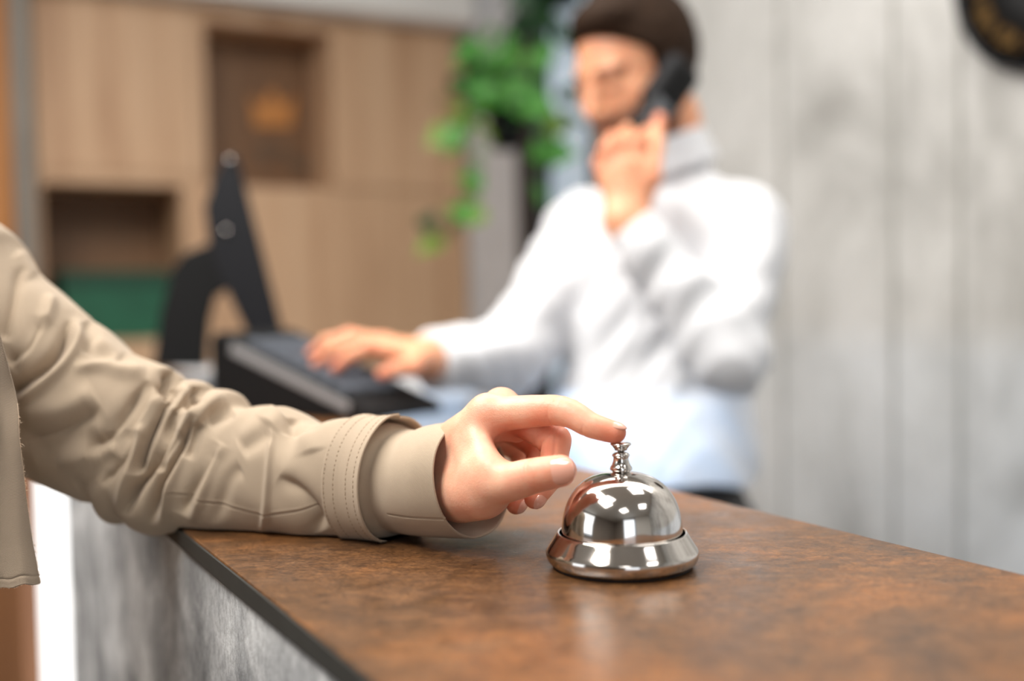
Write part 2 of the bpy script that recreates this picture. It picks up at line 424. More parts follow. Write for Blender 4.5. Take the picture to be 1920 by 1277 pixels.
# concrete wall behind the desk; it ends at a slim pale window beside the column
struct('wall_concrete', UR0, n_win0, N_WALL, N_WALL+0.2, 0, ZC, M_CONC)
seams = []
for px_ in (1466, 1676, 1801):
    us = float(on_n(px_, 400, N_WALL) @ U); seams.append((us-0.005, us+0.005, N_WALL-0.003, N_WALL+0.01, 0, ZC))
tag(boxes('trim_1', seams, M_SEAM), kind='structure')
wf = boxes('window_1', [(n_win0, n_win0+0.03, N_WALL-0.01, N_WALL+0.06, 0, ZC), (n_win1, n_fr, N_WALL-0.03, N_WALL+0.06, 0, ZC),
      (n_win0, n_fr, N_WALL, N_WALL+0.06, 2.5, ZC), (n_win0, n_fr, N_WALL, N_WALL+0.06, 0, 0.12)], M_DARK)
tag(wf, kind='structure')
box('frosted_pane', n_win0+0.02, n_win1+0.01, N_WALL+0.03, N_WALL+0.045, 0.1, 2.52, M_PALEB, wf)
struct('wall_corner', n_fr, U_WALL+0.5, N_WALL+0.02, N_WALL+0.2, 0, ZC, M_GREYCOL)
struct('wall_wood', U_WALL+0.42, U_WALL+0.6, NR0, N_WALL+0.2, 0, ZC, M_WHITE)
# guest side: street wall with a wide window, right wall with a tall window
struct('wall_street_low', UR0, U_WALL+0.6, NR0-0.15, NR0, 0, 0.75, M_GREIGE)
struct('wall_street_high', UR0, U_WALL+0.6, NR0-0.15, NR0, 2.55, ZC, M_GREIGE)
struct('wall_street_left', 2.55, U_WALL+0.6, NR0-0.15, NR0, 0.75, 2.55, M_GREIGE)
struct('wall_street_right', UR0, 0.6, NR0-0.15, NR0, 0.75, 2.55, M_GREIGE)
w2 = tag(boxes('window_2', [(u, u+0.05, NR0-0.1, NR0-0.04, 0.75, 2.55) for u in (0.6, 1.55, 2.5)] +
      [(0.6, 2.55, NR0-0.1, NR0-0.04, z, z+0.05) for z in (0.75, 2.5)], M_DARK), kind='structure')
struct('wall_right_near', UR0-0.15, UR0, NR0, -1.7, 0, ZC, M_GREIGE)
struct('wall_right_far', UR0-0.15, UR0, -0.1, N_WALL+0.2, 0, ZC, M_WHITE)
struct('wall_right_low', UR0-0.15, UR0, -1.7, -0.1, 0, 0.4, M_GREIGE)
struct('wall_right_high', UR0-0.15, UR0, -1.7, -0.1, 2.6, ZC, M_GREIGE)
w3 = tag(boxes('window_3', [(UR0-0.1, UR0-0.05, n, n+0.05, 0.4, 2.6) for n in (-1.7, -0.95, -0.15)] +
      [(UR0-0.1, UR0-0.05, -1.7, -0.1, z, z+0.05) for z in (0.4, 2.55)], M_DARK), kind='structure')

# ------------------------------------------------------------------ ceiling lamps (square flush panels)
LAMPS = [(0.35, -0.60, 1.0), (1.9, -0.60, 1.0), (0.35, 0.95, 1.0), (1.9, 0.95, 1.0), (-1.2, -0.60, 1.0), (-1.2, 0.95, 1.0)]
LAMP_LABELS = ['square flush ceiling lamp above the guests, middle of the guest-side row',
  'square flush ceiling lamp above the guests, nearest the wood cabinets',
  'square flush ceiling lamp above the desk, middle of the staff-side row',
  'square flush ceiling lamp above the desk, nearest the wood cabinets',
  'square flush ceiling lamp above the guests, nearest the right window',
  'square flush ceiling lamp above the desk, nearest the right window']
lamp0 = None
for (lu, ln, s), lab in zip(LAMPS, LAMP_LABELS):
    t = empty('ceiling_lamp', W(lu, ln, ZC), lab, 'lamp', 'square flush ceiling lamps')
    if lamp0 is None:
        lamp0 = t
        boxes('frame', [(lu-.31, lu+.31, ln-.31, ln-.29, ZC-.03, ZC), (lu-.31, lu+.31, ln+.29, ln+.31, ZC-.03, ZC),
                        (lu-.31, lu-.29, ln-.29, ln+.29, ZC-.03, ZC), (lu+.29, lu+.31, ln-.29, ln+.29, ZC-.03, ZC)], M_DARK, t)
        box('diffuser', lu-.29, lu+.29, ln-.29, ln+.29, ZC-.02, ZC-.001, M_LAMP, t)
    else:
        for ch in list(lamp0.children):
            c_ = ch.copy(); COL.objects.link(c_); c_.parent = t
area('lamp_light_desk', 1.0, 0.95, 2.65, (1.0, 0.95, 0), 2.6, 0.5, 50, (1, 0.95, 0.88))
area('lamp_light_guests', 1.0, -0.60, 2.65, (0.8, -0.1, 0), 2.2, 0.5, 112, (1, 0.95, 0.88))

# ------------------------------------------------------------------ wood cabinetry on the far wall (plane u = U_WALL)
def q(x, y): p = on_u(x, y, U_WALL); return float(p @ N), float(p[2])
n_l = q(62, 200)[0]; n_m0 = q(366, 200)[0]; n_m1 = q(386, 200)[0]; n_r0 = q(622, 200)[0]; n_r1 = N_WALL+0.01
z_top = q(500, 50)[1]; z_mid = q(500, 350)[1]; z_lt = q(200, 345)[1]; z_ld = q(200, 322)[1]; z_lb = q(200, 640)[1]
n_la = q(82, 480)[0]; n_lb = q(346, 480)[0]; D = 0.40
t_ = 0.02
cab = empty('wall_cabinet', W(U_WALL+D/2, (n_l+n_m0)/2, z_ld), 'closed oak wall cabinet above the open niche holding a green box', 'cabinet')
boxes('carcass', [(U_WALL+.022, U_WALL+D, n_l, n_m0, z_ld, ZC-0.01)], M_WOOD, cab)
box('door', U_WALL, U_WALL+.02, n_l+.002, n_m0-.002, z_ld+.002, ZC-0.012, M_WOOD, cab, bev=.002)
nic = empty('open_shelf_unit', W(U_WALL+D/2, (n_l+n_m0)/2, 0), 'open oak niche with dark interior under the closed wall cabinet', 'shelf')
boxes('carcass', [(U_WALL, U_WALL+D, n_l, n_la, 0, z_ld-.002), (U_WALL, U_WALL+D, n_lb, n_m1-.001, 0, z_ld-.002),
                  (U_WALL, U_WALL+D, n_la, n_lb, z_lt, z_ld-.002), (U_WALL, U_WALL+D, n_la, n_lb, z_lb-.03, z_lb),
                  (U_WALL+.002, U_WALL+D, n_la, n_lb, 0, z_lb-.032)], M_WOOD, nic)
box('back_panel', U_WALL+D-.08, U_WALL+D, n_la, n_lb, z_lb, z_lt, M_WOOD_SHADE, nic)
rec = empty('display_niche', W(U_WALL+D/2, (n_m1+n_r0)/2, 0), 'tall oak display niche with an emblem on its back', 'shelf')
boxes('carcass', [(U_WALL, U_WALL+D, n_m0+.001, n_m1, z_ld, ZC-.01), (U_WALL, U_WALL+D, n_m1, n_r0, z_top, ZC-.01),
                  (U_WALL, U_WALL+D, n_m1, n_r0, 0, z_mid)], M_WOOD, rec)
box('back_panel', U_WALL+D-.18, U_WALL+D, n_m1, n_r0, z_mid, z_top, M_WOOD_SHADE, rec)
pan = empty('tall_cupboard', W(U_WALL+D/2, (n_r0+n_r1)/2, 0), 'tall flush oak cupboard between the niche and the hanging plant', 'cabinet')
box('carcass', U_WALL+.022, U_WALL+D, n_r0+.001, n_r1, 0, ZC-.01, M_WOOD, pan)
box('door', U_WALL, U_WALL+.02, n_r0+.002, n_r1, z_mid+.004, ZC-.012, M_WOOD, pan, bev=.002)
box('door', U_WALL, U_WALL+.02, n_r0+.002, n_r1, 0.05, z_mid-.001, M_WOOD, pan, bev=.002)
# pale soffit hanging above
tag(box('trim_2', U_WALL-.12, U_WALL-.002, q(30, 0)[0], N_WALL, q(640, 34)[1]+0.0, ZC, M_CORN), kind='structure')
# grey metal post and orange wood panel at the left end
p0 = q(20, 200)[0]; p1 = q(56, 200)[0]
tag(box('trim_3', U_WALL-.06, U_WALL+.35, p0, p1-0.002, 0, ZC, M_METALPOST), kind='structure')
tag(box('wall_orange', U_WALL-.02, U_WALL+.35, p0-1.6, p0-0.002, 0, ZC, M_ORANGE), kind='structure')

# green box in the niche
g0 = on_u(118, 560, U_WALL+.05); g1 = on_u(318, 560, U_WALL+.05); zt_ = on_u(200, 508, U_WALL+.05)[2]
ga, gb_ = float(g0 @ N), float(g1 @ N)
gb = empty('storage_box', W(U_WALL+.15, (ga+gb_)/2, z_lb), 'dark green storage box inside the open oak niche', 'box')
box('body', U_WALL+.05, U_WALL+.29, ga, min(gb_, n_lb-.01), z_lb+.001, zt_-.05, M_GREEN, gb, bev=.004)
box('lid', U_WALL+.045, U_WALL+.295, ga-.004, min(gb_+.004, n_lb-.005), zt_-.05, zt_, M_GREEN2, gb, bev=.004)

# emblem on the back of the display niche
UB = U_WALL + D - .18
def eb(x, y): p = on_u(x, y, UB); return float(p @ N), float(p[2])
em = empty('wall_emblem', W(UB, *eb(512, 250)), 'small wall emblem with orange pointed mark above grey letters in the niche', 'emblem')
crown = [(476, 238), (468, 178), (488, 205), (508, 165), (528, 203), (552, 178), (545, 238)]
prism('crown_mark', [W(UB-.001, *eb(*c_)) for c_ in crown], -U*.015, M_EMB_O, em)
bars = []
for x0, x1, y0, y1 in ((478, 506, 276, 286), (492, 502, 286, 306), (514, 542, 276, 286), (540, 550, 288, 312), (552, 576, 304, 322)):
    a_, b_ = eb(x0, y1), eb(x1, y0); bars.append((UB-.012, UB-.001, a_[0], b_[0], a_[1], b_[1]))
boxes('lettering', bars, M_EMB_G, em)

# ------------------------------------------------------------------ counter
uc0, uc1 = -1.6, 1.62
# where the staff-side desk behind the left half of the counter ends
ud0 = float(G(900, 800, TOP) @ U); 
desk_end = float(on_n(905, 760, N_BACK+.36) @ U)
cn = empty('reception_counter', W(0.3, (N_FRONT+N_BACK)/2, 0), 'reception counter with rust-brown stone top and grey concrete front', 'counter')
TH = 0.0125
u_led1 = float(on_n(134, 1100, N_FRONT+.004) @ U)
u_led2 = float(on_n(75, 1100, N_FRONT+.004) @ U)
uc1 = u_led2 + 0.9
box('worktop', uc0, uc1, N_FRONT, N_BACK, TOP-TH, TOP, M_TOP, cn, bev=.0012, seg=2)
box('edge_band', uc0, uc1, N_FRONT-.0016, N_FRONT-.0002, TOP-TH, TOP-.0012, M_EDGE, cn)
box('front_panel', uc0, u_led1, N_FRONT+.002, N_FRONT+.04, 0.0, TOP-TH-.0005, M_CONCF, cn)
box('light_strip', u_led1+.001, u_led2-.001, N_FRONT+.003, N_FRONT+.03, 0.02, TOP-TH-.0005, M_LED, cn)
box('wood_panel', u_led2, uc1, N_FRONT-.02, N_FRONT+.04, 0.0, TOP-TH-.0005, M_BROWN, cn)
box('back_panel', uc0, uc1, N_BACK-.22, N_BACK-.20, 0.0, TOP-TH-.0005, M_WHITE, cn)
box('under_top_lamp', -1.4, desk_end-.05, N_BACK-.198, N_BACK-.182, TOP-TH-.016, TOP-TH-.002, M_LED2, cn)
_l = area('under_counter_light', (-1.4+desk_end)/2-.03, N_BACK-.180, TOP-TH-.0085, ((-1.4+desk_end)/2-.03, 3, TOP-TH-.0085), desk_end+1.3, .012, 23, (0.50, 0.72, 1.0))

dk = empty('staff_desk', W(desk_end+.6, N_BACK+.25, 0), 'pale grey staff desk behind the counter under the till', 'desk')
box('desktop', desk_end, uc1, N_BACK+.004, N_BACK+.36, TOP-.03, TOP-.004, M_DESK, dk, bev=.002)
box('end_panel', desk_end+.02, desk_end+.05, N_BACK+.02, N_BACK+.34, 0, TOP-.03, M_DESK, dk)
box('end_panel', uc1-.05, uc1-.02, N_BACK+.02, N_BACK+.34, 0, TOP-.03, M_DESK, dk)

# ------------------------------------------------------------------ call bell
BC = G(1167, 1060)
bell = empty('call_bell', BC, 'polished chrome call bell on the brown counter under a pressing fingertip', 'bell')
mm = 0.001
lathe('rubber_base', [(0.1*mm, 0.2*mm), (38.6*mm, 0.2*mm), (39.2*mm, 0.6*mm), (38.8*mm, 1.1*mm), (35.5*mm, 1.5*mm), (0.1*mm, 1.5*mm)], BC, M_RUBBER, bell)
base_prof = [(36*mm, 1.0*mm), (38.4*mm, 1.2*mm), (40.2*mm, 2.4*mm), (41.6*mm, 4.2*mm), (42.5*mm, 8.2*mm), (42.4*mm, 10.8*mm), (41.6*mm, 12.9*mm),
             (40.2*mm, 15.8*mm), (38.4*mm, 19.6*mm), (36.9*mm, 22.9*mm), (36.1*mm, 24.5*mm), (35.6*mm, 24.9*mm), (35.0*mm, 24.6*mm), (34.9*mm, 23.8*mm), (35.6*mm, 21*mm), (38.5*mm, 13*mm), (38*mm, 6*mm), (30*mm, 4.4*mm), (0.1*mm, 4.4*mm)]
base_prof = [(r*1.012, z if z < 4.3*mm else 4.2*mm + (z-4.2*mm)*.73) for r, z in base_prof]
bt = np.linspace(0, len(base_prof)-1, 80)
lathe('base_ring', spline(base_prof, bt), BC, M_CHROME, bell, seg=160)
# dome: R 33 mm at rim, low hemisphere
dz0 = 16.2*mm; Rd = 34.0*mm; Hd = 36.9*mm
prof = []
for a in np.linspace(0, np.pi/2, 48):
    e = 2.45
    r = Rd*(abs(math.cos(a))**(2/e)); z = Hd*(abs(math.sin(a))**(2/e))
    prof.append((max(r, .1*mm), dz0 + z))
inner = [(max(r-1.1*mm, .1*mm), z-1.0*mm if r > 3*mm else z-1.1*mm) for r, z in prof]
inner[0] = (Rd-1.1*mm, dz0)
dome = lathe('dome', inner[::-1] + [(Rd-.5*mm, dz0-.3*mm)] + prof, BC, M_CHROME, bell, seg=160)
zt = dz0 + Hd
col_prof = [(.1, zt-1.5), (6.2, zt-1.5)]
K = lambda lst: [(r*.90*mm, zt + z*.725*mm) for r, z in lst]
lathe('collar', K([(.1, -1.0), (4.2, -1.0), (5.2, -.2), (5.9, 1.0), (6.9, 1.6), (7.1, 2.4), (6.8, 3.1), (6.9, 3.6), (6.3, 4.5), (5.6, 6.0), (5.0, 8.2), (4.7, 10.5), (4.8, 11.8),
                   (5.4, 12.3), (5.6, 13.0), (5.2, 14.0), (4.2, 15.0), (3.0, 15.5), (2.2, 15.6), (2.1, 14.5), (.1, 14.5)]), BC, M_CHROME, bell, 64)
lathe('plunger', K([(.1, 12), (2.0, 12), (2.0, 16.0), (2.6, 16.4), (4.0, 17.0), (4.0, 17.9), (4.5, 18.6), (5.4, 20.2), (6.5, 21.1), (6.6, 21.9), (5.9, 22.6), (3, 22.9), (.1, 22.9)]), BC, M_CHROME, bell, 64)
# small rivet on the right shoulder of the dome
a_r = 0.90
rv = None
def dome_pt(az, fr):
    a = fr*np.pi/2; e = 2.45
    r = Rd*(abs(math.cos(a))**(2/e)); z = Hd*(abs(math.sin(a))**(2/e)); return BC + np.array([r*math.cos(az), r*math.sin(az), dz0+z])
best = None
for az in np.linspace(-1.2, 1.2, 60):
    for fr in np.linspace(.2, .9, 60):
        X_, Y_, _ = proj(dome_pt(az, fr)); dd = (X_-1244)**2 + (Y_-915)**2
        if best is None or dd < best[0]: best = (dd, az, fr)
c0 = dome_pt(best[1], best[2]); nn = dome_pt(best[1], best[2]+.01) - dome_pt(best[1], best[2]-.01)
rad = np.array([math.cos(best[1]), math.sin(best[1]), 0]); nrm = np.cross(nn, np.cross(rad, nn)); nrm /= np.linalg.norm(nrm)
if nrm @ rad < 0: nrm = -nrm
lathe('rivet', [(.1*mm, -.6*mm), (2.3*mm, -.6*mm), (2.3*mm, .5*mm), (1.9*mm, .9*mm), (.1*mm, 1.0*mm)], (0, 0, 0), M_CHROME, None, 32)
rv = COL.objects['rivet']; qt = Vector(nrm).to_track_quat('Z', 'Y').to_matrix().to_4x4()
rv.data.transform(Matrix.Translation(Vector(c0 - BC)) @ qt); rv.parent = bell
KNOB = BC + np.array([0, 0, zt + 22.9*.725*mm])
# ------------------------------------------------------------------ hands, heads, clothes
ZB = float(proj(KNOB)[2])
def J(lst, z0=0.0):
    """(x, y, depth, radius in picture points) -> joints and radii in metres"""
    return np.array([P(x, y, z0 + z) for x, y, z, r in lst], np.float32), [r*(z0 + z)/F for x, y, z, r in lst]
def groove(p, c, ax, side, w, depth, reach):
    q_ = p - np.asarray(c, np.float32); s = q_ @ np.asarray(ax, np.float32)
    m_ = np.clip((q_ @ np.asarray(side, np.float32))/reach + 0.25, 0, 1)
    rr = np.linalg.norm(q_, axis=1)
    return depth*np.exp(-(s/w)**2)*m_*(rr < reach*3)
def unit(v): v = np.asarray(v, float); return v/np.linalg.norm(v)
def nail(name, c, ax, nr, R, L, ang, thick, mat, parent, curve=0.18):
    """a curved fingernail lying on a finger of radius R"""
    ax = unit(ax); nr = unit(nr - ax*(nr @ ax)); si = np.cross(ax, nr)
    ns, nt = 18, 16; V = []
    for lay in (0, 1):
        for i in range(ns+1):
            s = -1 + 2*i/ns
            wdt = (1 - abs(s)**(2.2 if s < 0 else 2.6))**0.5 if abs(s) < 1 else 0.0
            wdt = max(wdt, 0.02)
            for j in range(nt+1):
                t = (-1 + 2*j/nt)*wdt
                ph = t*ang
                edge = max(abs(s), abs(-1 + 2*j/nt))
                rr = R*(1 - curve*max(s, 0)**2 - curve*0.25*min(s, 0)**2) + (thick*(1 - 0.75*edge**6) if lay == 0 else -thick*1.5)
                V.append(c + ax*s*L + rr*(math.cos(ph)*nr + math.sin(ph)*si))
    V = np.array(V); m1 = nt+1; o2 = (ns+1)*m1; Q = []
    for i in range(ns):
        for j in range(nt):
            a = i*m1+j; Q += [(a, a+1, a+m1+1, a+m1), (o2+a, o2+a+m1, o2+a+m1+1, o2+a+1)]
    for i in range(ns):
        for j in (0, nt): a = i*m1+j; Q.append((a, a+m1, o2+a+m1, o2+a) if j == 0 else (a, o2+a, o2+a+m1, a+m1))
    for j in range(nt):
        for i in (0, ns): a = i*m1+j; Q.append((a, o2+a, o2+a+1, a+1) if i == 0 else (a, a+1, o2+a+1, o2+a))
    me = mesh_from(V, Q); o = link(name, me, mat, parent, True); return o

def head_d(p, C, R, fem=False):
    q_ = (p - np.asarray(C, np.float32)) @ np.asarray(R, np.float32).T
    I = np.eye(3)
    d = ellip(q_, (0, -.012, .03), I, (.074, .096, .088))
    d = smin(d, ellip(q_, (0, .03, -.02), I, (.060, .060, .086)), .03)
    for s in (-1, 1):
        d = smin(d, cone(q_, (s*.046, -.002, -.060), (s*.012, .066, -.092), .018, .017 if not fem else .014), .03)
        d = smin(d, ellip(q_, (s*.040, .052, -.022), I, (.024, .026, .026)), .02)
    d = smin(d, ellip(q_, (0, .074, -.096), I, (.020, .018, .017)), .02)
    d = smin(d, cone(q_, (-.034, .076, .023), (.034, .076, .023), .010, .010), .014)
    for s in (-1, 1): d = smax(d, -ellip(q_, (s*.031, .096, .004), I, (.019, .015, .012)), .010)
    for s in (-1, 1): d = smin(d, ellip(q_, (s*.031, .076, .002), I, (.0135, .0125, .0125)), .003)
    d = smin(d, cone(q_, (0, .086, .014), (0, .108, -.024), .0065, .0105), .012)
    for s in (-1, 1): d = smin(d, ellip(q_, (s*.0105, .098, -.031), I, (.0085, .010, .008)), .006)
    d = smin(d, cone(q_, (-.017, .083, -.057), (.017, .083, -.057), .0045, .0045), .006)
    d = smin(d, ellip(q_, (0, .088, -.056), I, (.016, .008, .005)), .005)
    d = smin(d, ellip(q_, (0, .086, -.067), I, (.016, .009, .006)), .004)
    for s in (-1, 1):
        e = ellip(q_, (s*.077, -.006, -.004), I, (.008, .019, .032)); e = smax(e, -ellip(q_, (s*.088, -.002, 0), I, (.008, .010, .018)), .004)
        d = smin(d, e, .006)
    return d
def hair_d(p, C, R, th=.010, long=False):
    q_ = (p - np.asarray(C, np.float32)) @ np.asarray(R, np.float32).T
    I = np.eye(3); x, y, z = q_.T
    d = ellip(q_, (0, -.013, .034), I, (.0745+th, .0965+th, .089+th*1.4))
    d = smin(d, ellip(q_, (0.01, .045, .098), I, (.050, .040, .024)), .02)
    front = smin(.083 - z + (y-.08)*0.9, y - .028 + np.abs(z-.02)*0.1, .015)
    low = -.055 - z + 0*y
    if long:
        d = smin(d, cone(q_, (0, -.085, .0), (0, -.10, -.20), .055, .035), .05); low = -.26 - z
    d = smax(d, smax(front, low, .01), .008)
    return d + .0012*np.sin(x*420 + 3*np.sin(z*90))*np.sin(z*160+y*50)
def frame(fwd, roll=0.0):
    f_ = unit(fwd); r_ = unit(np.cross(f_, [0, 0, 1.0])); u_ = np.cross(r_, f_)
    if roll: r_, u_ = r_*math.cos(roll)+u_*math.sin(roll), u_*math.cos(roll)-r_*math.sin(roll)
    return np.array([-r_, f_, u_])      # rows: x = own left, y = forward, z = up

# ---- the guest: pressing hand ------------------------------------------------
woman = empty('person', W(float(P(-420, 900, .80) @ U), float(P(-420, 900, .80) @ N), 0), 'person in a beige trench coat pressing the bell, mostly out of frame at left', 'person')
# fingertip rests on the knob
IDX, IDR = J([(914, 779, .040, 34), (1046, 770, .016, 28.5), (1108, 797, .005, 24.5), (1153, 811, .000, 21)], ZB)
lift = KNOB + np.array([0, 0, IDR[-1]*0.93]) - IDX[-1]; lift_xy = lift*[1, 1, 0]
MID, MIR = J([(940, 763, .058, 33), (1040, 826, .029, 29), (1040, 884, .024, 25), (1003, 934, .020, 20.5)], ZB)
RNG, RGR = J([(936, 786, .082, 31), (1016, 838, .074, 27), (1004, 902, .062, 23), (968, 945, .050, 19.5)], ZB)
PNK, PKR = J([(926, 814, .100, 27), (984, 850, .104, 22), (976, 893, .094, 20), (952, 918, .084, 17)], ZB)
THB, THR = J([(852, 918, .058, 46), (938, 908, .006, 38), (1002, 892, -.010, 33.5), (1051, 883, -.016, 30)], ZB)
PALM = [J([(806, 868, .072, 42), (914, 779, .040, 36)], ZB), J([(806, 868, .082, 42), (940, 763, .060, 34)], ZB),
        J([(806, 880, .094, 42), (936, 786, .082, 32)], ZB), J([(806, 896, .100, 42), (926, 814, .100, 28)], ZB),
        J([(866, 838, .056, 38), (892, 902, .038, 37)], ZB), J([(920, 796, .056, 26), (968, 806, .054, 24)], ZB)]
WEB = [J([(890, 800, .038, 25), (918, 877, .010, 21)], ZB), J([(874, 818, .044, 32), (896, 882, .022, 33)], ZB)]
THEN = J([(868, 924, .050, 51), (904, 925, .024, 45)], ZB)
WRI, WRR = J([(800, 884, .086, 54), (700, 895, .105, 60), (560, 895, .130, 62)], ZB)
ix_ax = unit(IDX[1] - IDX[0]); 
def smooth_chain(jj, rr, n=15):
    t_s = np.linspace(0, len(jj)-1, n); return spline(jj, t_s).astype(np.float32), list(spline(np.array(rr)[:, None], t_s)[:, 0])
IDXs, IDRs = smooth_chain(IDX, IDR); THBs, THRs = smooth_chain(THB, THR); MIDs, MIRs = smooth_chain(MID, MIR)
def hand_w(p):
    palm = None
    for a, r in PALM:
        c_ = cone(p, a[0], a[1], r[0], r[1]); palm = c_ if palm is None else smin(palm, c_, .010)
    palm = smin(palm, cone(p, THEN[0][0], THEN[0][1], *THEN[1]), .012)
    for a, r in WEB: palm = smin(palm, cone(p, a[0], a[1], r[0], r[1]), .008)
    fl = smin(cone(p, WRI[0], WRI[1], WRR[0], WRR[1]), cone(p, WRI[1], WRI[2], WRR[1], WRR[2]), .02)
    palm = smin(palm, fl, .022)
    D = palm
    fi = chain(p, IDXs, IDRs, 0); D = smin(D, fi, .007)
    th = chain(p, THBs, THRs, 0)
    for jj, rr, k in ((MID, MIR, .005), (RNG, RGR, .006), (PNK, PKR, .006)):
        D = np.minimum(D, smin(palm, chain(p, jj, rr, .0035), k))
    D = np.minimum(smin(palm, th, .014), D)
    # knuckle bulges and bend creases
    D = D - .0004*np.exp(-np.sum((p - (IDX[1] + [0, 0, IDR[1]*.7]).astype(np.float32))**2, 1)/.006**2)
    D = D - .0010*np.exp(-np.sum((p - (IDX[0] + [0, 0, IDR[0]*.8]).astype(np.float32))**2, 1)/.008**2)
    down = np.array([0, -.4, -.9])
    for c_, ax, sd, w_, dp, re in (
        (IDX[1] + [-.0025, 0, 0], IDX[2]-IDX[0], down, .0009, .0006, IDR[1]), (IDX[2] + [-.002, 0, 0], IDX[3]-IDX[1], down, .0008, .0004, IDR[2]),
        (IDX[2] + [.001, 0, 0], IDX[3]-IDX[1], -down, .0006, .00008, IDR[2]), (IDX[1] + [.001, 0, 0], IDX[2]-IDX[0], -down, .0007, .0003, IDR[1]),
        (IDX[1] + [.003, 0, 0], IDX[2]-IDX[0], -down, .0007, .0003, IDR[1]),
        (THB[2] + [-.001, 0, 0], THB[3]-THB[1], (0, -.8, .2), .0007, .0004, THR[2]), (THB[2] + [.0015, 0, 0], THB[3]-THB[1], (0, -.8, .2), .0006, .0003, THR[2]),
        (MID[1], MID[2]-MID[0], MID[0]-MID[1] + MID[2]-MID[1], .0012, .0014, MIR[1]), (MID[2], MID[3]-MID[1], MID[1]-MID[2]+MID[3]-MID[2], .001, .001, MIR[2])):
        D = D + groove(p, c_, unit(ax), unit(sd), w_, dp, re)
    return D
lo = np.minimum.reduce([IDX.min(0), THB.min(0), PNK.min(0), WRI.min(0)]) - .05
hi = np.maximum.reduce([IDX.max(0), THB.max(0), PNK.max(0), WRI.max(0)]) + .05
fine = sdf_mesh(hand_w, lo, hi, .0008)
SHO = P(-240, 480, .82); ELB = P(215, 815, .80)
WC = P(-430, 700, .80); WC = np.array([WC[0], WC[1] - .03, 0])
w_head = np.array([WC[0]+.06, WC[1]-.02, 1.545]); w_R = frame((.93, .25, -.28))
def body_w(p):
    d = cone(p, WRI[1], ELB, .019, .024); d = smin(d, cone(p, ELB, SHO, .026, .036), .02)
    t = cone(p, WC + [-.02, 0, 1.22], WC + [0, 0, .90], .095, .10)
    t = smin(t, cone(p, SHO, WC + [-.02, -.16, 1.26], .045, .045), .06)
    d = smin(d, t, .04)
    d = smin(d, cone(p, WC + [0, 0, 1.28], w_head + [-.02, 0, -.07], .052, .048), .03)
    return smin(d, head_d(p, w_head, w_R, True), .02)
coarse = sdf_mesh(body_w, np.minimum(WC + [-.25, -.3, .70], WC+[-.25, -.3, .7]), np.array([WRI[1][0]+.04, WC[1]+.34, 1.72]), .0045)
V, Q = merge([fine, coarse])
me = mesh_from(V, Q)
bl = np.zeros(len(V))
for c_, s_, a_ in ((IDX[3] - [0, 0, .004], .012, .95), (IDX[1] - [.008, 0, .008], .012, .5), (THB[3], .012, .5), (MID[3], .012, .8), (RNG[3], .012, .8), (PNK[3], .012, .6), (IDX[1] + [0, 0, .006], .008, .35), (MID[1], .016, .6),
                   (MID[0] + [.02, 0, -.015], .022, .75), (IDX[0] + [.02, 0, -.012], .016, .55), (RNG[1], .018, .6), (THB[1] + [.0, 0, .012], .010, .3), (THB[0]+[.02, 0, -.02], .02, .2)):  # palm-hollow spots paint in warm shade; the rest is skin redness
    bl = np.maximum(bl, a_*np.exp(-np.sum((V - c_)**2, 1)/s_**2))
attr(me, 'blush_shade', bl); attr(me, 'beard', np.zeros(len(V)))
wb = link('body', me, M_SKIN, woman, True)
up_n = np.array([0, -.75, .50])
nail('thumbnail', THB[3] + (THB[3]-THB[2])*.11, THB[3]-THB[2], np.array([.08, -.98, .16]), THR[3]*1.0, .0096, .98, .0004, M_NAIL, woman, .16)
nail('fingernail', IDX[3] + (IDX[3]-IDX[2])*.02, IDX[3]-IDX[2], np.array([.2, -.12, 1.0]), IDR[3]*1.0, .0060, .95, .00018, M_NAIL, woman, .34)
nail('fingernail', MID[3] - (MID[3]-MID[2])*.02, MID[3]-MID[2], np.array([.45, -.62, -.50]), MIR[3]*1.02, .0058, .9, .0003, M_NAIL, woman, .40)
nail('fingernail', RNG[3] - (RNG[3]-RNG[2])*.02, RNG[3]-RNG[2], np.array([.42, -.62, -.55]), RGR[3]*1.02, .0054, .9, .0003, M_NAIL, woman, .40)
V, Q = sdf_mesh(lambda p: hair_d(p, w_head, w_R, .014, True), w_head - .30, w_head + .17, .004)
link('hair', mesh_from(V, Q), M_HAIR, woman, True)

# ---- the coat sleeve -----------------------------------------------------------
TOPL = [(-230, 330), (-170, 335), (-110, 350), (-50, 392), (0, 428), (14, 462), (50, 510), (88, 540), (130, 575), (150, 594), (186, 621), (216, 652), (242, 669), (272, 677), (296, 683), (312, 694), (321, 716),
        (330, 732), (346, 714), (370, 719), (384, 746), (398, 732), (424, 737), (436, 762), (452, 768), (478, 761), (500, 765), (522, 764), (546, 775), (572, 790), (596, 796), (618, 787), (640, 782), (668, 782), (700, 787), (726, 791), (750, 797), (775, 801), (800, 796), (830, 793), (867, 793)]
BOTL = [(-230, 800), (-170, 860), (-110, 890), (-50, 880), (0, 872), (28, 880), (60, 892), (95, 905), (125, 916), (150, 928), (175, 938), (196, 941), (212, 946), (219, 958), (224, 972), (238, 981), (258, 974),
        (268, 980), (280, 994), (296, 1001), (318, 998), (340, 997), (362, 998), (390, 1001), (420, 1003), (450, 1004), (480, 1003), (510, 1003), (540, 1005), (568, 1009), (594, 1011), (618, 1010), (640, 1009), (668, 1009), (700, 1010), (728, 1010), (756, 1010), (782, 1008), (812, 1006), (850, 1006), (905, 1007)]
ns_, nt_ = 1060, 330
tt = np.linspace(0, len(TOPL)-1, ns_)
Tp = spline(TOPL, tt); Bp = spline(BOTL, tt)
mid = (Tp + Bp)/2
